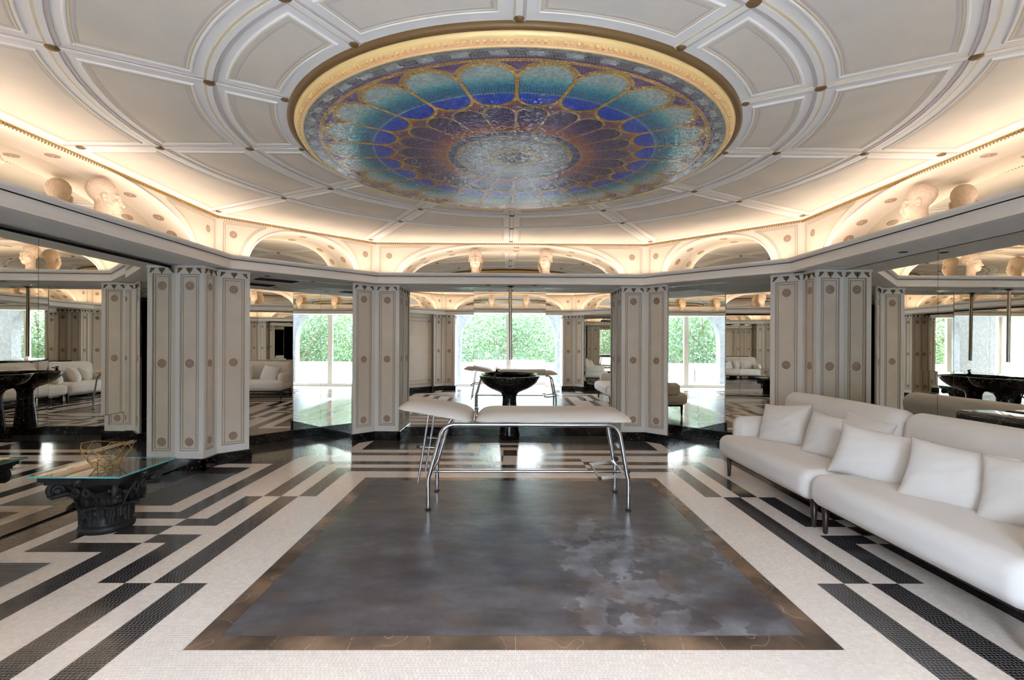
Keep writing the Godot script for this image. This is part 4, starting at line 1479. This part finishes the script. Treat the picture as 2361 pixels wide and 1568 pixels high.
func basin() -> void:
	var o := thing("pedestal_basin", "black veined marble pedestal basin against the end mirror", "basin", at(-0.01, 0, -3.575))
	var prof := [Vector2(0.0, 0.0), Vector2(0.142, 0.0), Vector2(0.136, 0.08), Vector2(0.118, 0.28), Vector2(0.103, 0.45), Vector2(0.096, 0.56), Vector2(0.1, 0.61), Vector2(0.118, 0.645), Vector2(0.16, 0.672), Vector2(0.24, 0.70), Vector2(0.32, 0.745), Vector2(0.385, 0.805), Vector2(0.42, 0.862), Vector2(0.43, 0.885), Vector2(0.424, 0.892), Vector2(0.395, 0.892), Vector2(0.385, 0.884), Vector2(0.36, 0.84), Vector2(0.26, 0.78), Vector2(0.1, 0.75), Vector2(0.0, 0.746)]
	var b := MB.new(true)
	var rings := []
	for k in 72:
		var a := -TAU * k / 72
		var ring := []
		for q in prof:
			var p := Vector3(cos(a) * q.x, q.y, sin(a) * q.x)
			p.z = maxf(p.z, -0.235)
			ring.append(p)
		rings.append(ring)
	b.grid(rings, true, false)
	obj("basin_body", b, M.marble, o)
	b = MB.new(true)
	b.lathe([Vector2(0.0, 0.0), Vector2(0.032, 0.0), Vector2(0.028, 0.012), Vector2(0.016, 0.02), Vector2(0.012, 0.05), Vector2(0.0, 0.052)], 16, Vector3(-0.2, 0.89, 0.3))
	b.tube([Vector3(-0.2, 0.93, 0.3), Vector3(-0.15, 0.945, 0.27)], 0.008, 8)
	b.tube([Vector3(-0.225, 0.955, 0.3), Vector3(-0.175, 0.955, 0.3)], 0.007, 8)
	b.tube([Vector3(-0.2, 0.935, 0.3), Vector3(-0.2, 0.965, 0.3)], 0.006, 8)
	obj("tap", b, M.rubber, o)
	var p := thing("water_spout", "long steel water pipe hanging from the soffit over the basin", "pipe", at(0.0, 0, -3.52))
	b = MB.new(true)
	b.tube([Vector3(-0.006, YS, 0), Vector3(0.004, 1.115, 0)], 0.022, 14)
	obj("pipe", b, M.steel, p)
	b = MB.new(true)
	b.lathe([Vector2(0.022, YS - 0.02), Vector2(0.05, YS - 0.006), Vector2(0.055, YS)], 18)
	obj("flange", b, M.steel, p)
	# black marble trough behind the sofa
	var t := thing("marble_trough", "black marble trough on the mirrored wall behind the sofa", "trough", at(3.34, 0, 0.72))
	b = MB.new(true)
	b.rbox(Vector3(-0.14, 0.72, -0.72), Vector3(0.14, 0.885, 0.72), 0.03, 4)
	obj("trough_body", b, M.marble, t)
	for z in [-0.5, 0.5]:
		b = MB.new()
		b.box(Vector3(-0.1, 0.0, z - 0.05), Vector3(0.12, 0.73, z + 0.05))
		obj("support", b, M.marble, t)

# ---------------------------------------------------------------- heads
func head_field(p: Vector3, k: int, nz: FastNoiseLite) -> float:
	var ax := absf(p.x)
	var q := Vector3(ax, p.y, p.z)
	var d := ell(p - Vector3(0, 0.256, -0.016), Vector3(0.073, 0.086, 0.09))
	d = smin(d, ell(p - Vector3(0, 0.19, 0.026), Vector3(0.058, 0.094, 0.068)), 0.03)
	d = smin(d, ell(p - Vector3(0, 0.12, 0.058), Vector3(0.03, 0.024, 0.032)), 0.03)
	d = smin(d, ell(q - Vector3(0.038, 0.152, 0.016), Vector3(0.022, 0.034, 0.046)), 0.03)
	d = smin(d, cap(p, Vector3(0, 0.0, -0.024), Vector3(0, 0.16, -0.014), 0.052, 0.045), 0.025)
	if k % 2 == 1:
		d = smin(d, ell(p - Vector3(0, 0.008, -0.022), Vector3(0.105, 0.036, 0.062)), 0.03)
	d = smin(d, cap(p, Vector3(0, 0.218, 0.09), Vector3(0, 0.168, 0.111 - 0.012 * int(k == 2)), 0.008, 0.0135), 0.012)
	d = smin(d, cap(q, Vector3(0.012, 0.228, 0.084), Vector3(0.05, 0.228, 0.066), 0.011, 0.008), 0.014)
	d = smax(d, -((q - Vector3(0.03, 0.208, 0.098)).length() - 0.0155), 0.01)
	d = smin(d, ell(q - Vector3(0.03, 0.207, 0.078), Vector3(0.0155, 0.0105, 0.012)), 0.004)
	d = smin(d, ell(q - Vector3(0.045, 0.178, 0.062), Vector3(0.018, 0.018, 0.014)), 0.02)
	d = smin(d, cap(q, Vector3(0.0, 0.146, 0.094), Vector3(0.021, 0.143, 0.083), 0.006, 0.004), 0.007)
	d = smin(d, cap(q, Vector3(0.0, 0.134, 0.092), Vector3(0.017, 0.136, 0.082), 0.007, 0.004), 0.007)
	d = smin(d, ell(q - Vector3(0.077, 0.205, -0.008), Vector3(0.011, 0.031, 0.019)), 0.007)
	d = smax(d, -((q - Vector3(0.088, 0.203, -0.002)).length() - 0.011), 0.006)
	var hair := ell(p - Vector3(0, 0.27, -0.022), Vector3(0.078, 0.079, 0.095)) if k != 1 else ell(p - Vector3(0, 0.268, -0.024), Vector3(0.083, 0.083, 0.099))
	var line := 0.265 if p.z > 0.045 else 0.265 - (0.045 - p.z) * 1.5
	hair = smax(hair, (maxf(line, 0.165) - p.y) * 0.7, 0.008)
	var f := 1.0 if k != 1 else 1.6
	hair += 0.0032 * f * nz.get_noise_3d(p.x * 1.0, p.y * 0.45, p.z * (0.45 if k == 0 else 1.0))
	return smin(d, hair, 0.005)

func ell(p: Vector3, r: Vector3) -> float:
	var k0 := (p / r).length()
	var k1 := (p / (r * r)).length()
	return k0 * (k0 - 1.0) / maxf(k1, 1e-6)

func cap(p: Vector3, a: Vector3, b: Vector3, r0: float, r1: float) -> float:
	var ab := b - a
	var t := clampf((p - a).dot(ab) / ab.length_squared(), 0, 1)
	return (p - a - ab * t).length() - lerpf(r0, r1, t)

func smin(a: float, b: float, k: float) -> float:
	var h := maxf(k - absf(a - b), 0.0) / k
	return minf(a, b) - h * h * k * 0.25

func smax(a: float, b: float, k: float) -> float:
	return -smin(-a, -b, k)

func head_mesh(k: int) -> ArrayMesh:
	var nz := noise(70.0, 400 + k, 2)
	var lo := Vector3(-0.112, -0.03, -0.135); var hi := Vector3(0.112, 0.366, 0.13)
	var s := 0.0048
	var nx := int((hi.x - lo.x) / s) + 1; var ny := int((hi.y - lo.y) / s) + 1; var nzz := int((hi.z - lo.z) / s) + 1
	var f := PackedFloat32Array()
	f.resize(nx * ny * nzz)
	# coarse pass skips what is far from the surface
	f.fill(1.0)
	var st := 4
	for z in range(0, nzz, st):
		for y in range(0, ny, st):
			for x in range(0, nx, st):
				var d := head_field(lo + Vector3(x + 1.5, y + 1.5, z + 1.5) * s, k, nz)
				if absf(d) < 0.03:
					for zz in range(z, mini(z + st, nzz)):
						for yy in range(y, mini(y + st, ny)):
							for xx in range(x, mini(x + st, nx)):
								f[(zz * ny + yy) * nx + xx] = head_field(lo + Vector3(xx, yy, zz) * s, k, nz)
				elif d < 0:
					for zz in range(z, mini(z + st, nzz)):
						for yy in range(y, mini(y + st, ny)):
							for xx in range(x, mini(x + st, nx)):
								f[(zz * ny + yy) * nx + xx] = -1.0
	var ids := {}
	var verts := PackedVector3Array()
	for z in nzz - 1:
		for y in ny - 1:
			for x in nx - 1:
				var base := (z * ny + y) * nx + x
				var v := [f[base], f[base + 1], f[base + nx], f[base + nx + 1], f[base + nx * ny], f[base + nx * ny + 1], f[base + nx * ny + nx], f[base + nx * ny + nx + 1]]
				var m := 0
				for j in 8:
					if v[j] < 0: m |= 1 << j
				if m == 0 or m == 255: continue
				var sum := Vector3.ZERO
				var n := 0
				for e in [[0, 1], [2, 3], [4, 5], [6, 7], [0, 2], [1, 3], [4, 6], [5, 7], [0, 4], [1, 5], [2, 6], [3, 7]]:
					var a: float = v[e[0]]; var b: float = v[e[1]]
					if (a < 0) != (b < 0):
						var t := a / (a - b)
						var pa := Vector3(e[0] & 1, (e[0] >> 1) & 1, (e[0] >> 2) & 1)
						var pb := Vector3(e[1] & 1, (e[1] >> 1) & 1, (e[1] >> 2) & 1)
						sum += pa.lerp(pb, t)
						n += 1
				ids[base] = verts.size()
				verts.append(lo + (Vector3(x, y, z) + sum / n) * s)
	var bld := MB.new(true)
	var steps := [1, nx, nx * ny]
	for base in ids:
		for a in 3:
			var u: int = steps[(a + 1) % 3]; var w: int = steps[(a + 2) % 3]
			var here: bool = f[base] < 0
			if here == (f[base + steps[a]] < 0): continue
			if not (ids.has(base - u) and ids.has(base - w) and ids.has(base - u - w)): continue
			var p0 := verts[ids[base]]; var p1 := verts[ids[base - u]]; var p2 := verts[ids[base - u - w]]; var p3 := verts[ids[base - w]]
			if here: bld.quad(p0, p1, p2, p3)
			else: bld.quad(p3, p2, p1, p0)
	return bld.mesh()

func heads() -> void:
	var kinds := [head_mesh(0), head_mesh(1), head_mesh(2)]
	# wall, place along it from the middle, kind, turn, label
	var list := [
		[0, -0.5, 1, 0.05, "pale sculpted head with shoulders, on the left of the basin wall's lunette"],
		[0, 0.49, 1, -0.3, "pale sculpted head with shoulders, on the right of the basin wall's lunette"],
		[6, 0.52, 0, 0.75, "pale sculpted head in profile facing the basin, above the coffee table mirror"],
		[6, -0.5, 1, 0.3, "pale sculpted head cut by the frame's left edge"],
		[2, -0.5, 2, -0.75, "pale sculpted head with cropped hair in profile, above the sofa's far half"],
		[2, 0.52, 1, 0.2, "pale sculpted head above the sofa's near half, outside the frame"],
		[4, -0.5, 0, 0.1, "pale sculpted head over the window, on the sofa side"],
		[4, 0.5, 2, -0.1, "pale sculpted head over the window, on the coffee table side"],
	]
	for q in list:
		var l := wall_len(q[0])
		var bas := Basis(Vector3.UP, q[3]).scaled(Vector3.ONE * 1.1)
		var o := thing("sculpted_head", q[4], "sculpture", wall_xf(q[0]) * Transform3D(bas, Vector3(l / 2 + q[1], YSHELF + 0.035, -0.11)), "sculpted heads in the lunettes")
		put("head", kinds[q[2]], M.plaster_head, o)
		var b := MB.new(true)
		b.lathe([Vector2(0.0, -0.03), Vector2(0.05, -0.03), Vector2(0.05, -0.024), Vector2(0.009, -0.022), Vector2(0.009, 0.02)], 16, Vector3(0, 0, -0.02), true)
		obj("stand", b, M.iron, o)

func downlights() -> void:
	for s in [-1, 1]:
		var o := thing("bay_downlight", "lit recessed spot in the window bay ceiling on the %s side" % ["coffee table", "sofa"][int(s > 0)], "downlight", at(s * 1.15, 2.34, 4.2), "window bay spots")
		var b := MB.new(true)
		b.lathe([Vector2(0.036, 0.0), Vector2(0.036, -0.006), Vector2(0.05, -0.006), Vector2(0.055, 0.0)], 20)
		obj("trim_ring", b, M.white, o)
		b = MB.new(true)
		b.lathe([Vector2(0.0, -0.002), Vector2(0.036, -0.002)], 20)
		obj("lamp_lens", b, M.spot, o)
		var l := SpotLight3D.new()
		l.name = "spot_light"
		l.light_color = c8(255, 240, 224)
		l.light_energy = SPOT_ENERGY
		l.light_size = 0.04
		l.spot_angle = 62.0
		l.spot_angle_attenuation = 0.6
		l.spot_range = 12.0
		l.spot_attenuation = 2.0
		l.shadow_enabled = true
		l.transform = Transform3D(Basis(Vector3.RIGHT, -PI / 2), Vector3(0, -0.02, 0))
		o.add_child(l)
	var list := [[0, 1.56, 0.06, "left of the pipe"], [0, 2.2, 0.06, "right of the pipe"], [2, 1.3, -0.12, "over the sofa"], [7, 0.62, -0.2, "in the niche by the coffee table, nearer the wall"], [7, 1.25, -0.3, "in the niche by the coffee table, further in"]]
	for q in list:
		var o := thing("recessed_downlight", "small dark recessed ceiling spot %s" % q[3], "downlight", wall_xf(q[0]) * Transform3D(Basis(), Vector3(q[1], YS, q[2])), "unlit soffit spots")
		var b := MB.new(true)
		b.lathe([Vector2(0.0, -0.001), Vector2(0.026, -0.001), Vector2(0.03, -0.003), Vector2(0.034, -0.002), Vector2(0.035, 0.0)], 18)
		obj("trim_ring", b, M.rubber, o)

# ---------------------------------------------------------------- everything
func _ready() -> void:
	rng.seed = 1
	var cam := Camera3D.new()
	cam.name = "camera"
	cam.near = 0.05
	cam.far = 200.0
	cam.projection = Camera3D.PROJECTION_FRUSTUM
	cam.size = 0.05 * 2.0 * 784.0 / 1195.145
	cam.frustum_offset = Vector2(0, 0.05 * 7.188 / 1195.145)
	cam.transform = Transform3D(Basis(Vector3.UP, -0.009) * Basis(Vector3(0, 0, 1), 0.005), Vector3(-0.0432, EYE, 3.7341))
	add_child(cam)
	var sky := ProceduralSkyMaterial.new()
	sky.sky_top_color = Color(0.78, 0.86, 0.97)
	sky.sky_horizon_color = Color(0.93, 0.95, 0.98)
	sky.ground_bottom_color = Color(0.3, 0.34, 0.3)
	sky.ground_horizon_color = Color(0.5, 0.56, 0.55)
	sky.sky_energy_multiplier = SKY_ENERGY
	sky.ground_energy_multiplier = SKY_ENERGY * 0.5
	var env := Environment.new()
	env.background_mode = Environment.BG_SKY
	env.sky = Sky.new()
	env.sky.sky_material = sky
	env.tonemap_mode = Environment.TONE_MAPPER_LINEAR
	env.tonemap_exposure = EXPOSURE
	env.sdfgi_enabled = true
	env.ssao_enabled = true
	env.ssil_enabled = true
	var we := WorldEnvironment.new()
	we.name = "environment"
	we.environment = env
	add_child(we)
	var sun := DirectionalLight3D.new()
	sun.name = "sun"
	sun.light_color = Color(1.0, 0.95, 0.86)
	sun.light_energy = SKY_ENERGY * 0.2
	sun.light_angular_distance = 0.6
	sun.shadow_enabled = true
	sun.transform = Transform3D(Basis.looking_at(Vector3(0.35, -1.0, 0.55)), Vector3(0, 8, 0))
	add_child(sun)
	make_materials()
	build_floor()
	build_walls()
	build_ceiling()
	build_window()
	build_outside()
	build_medallion()
	sofa(0)
	sofa(1)
	massage_table()
	capital_table()
	basin()
	cushions()
	heads()
	downlights()
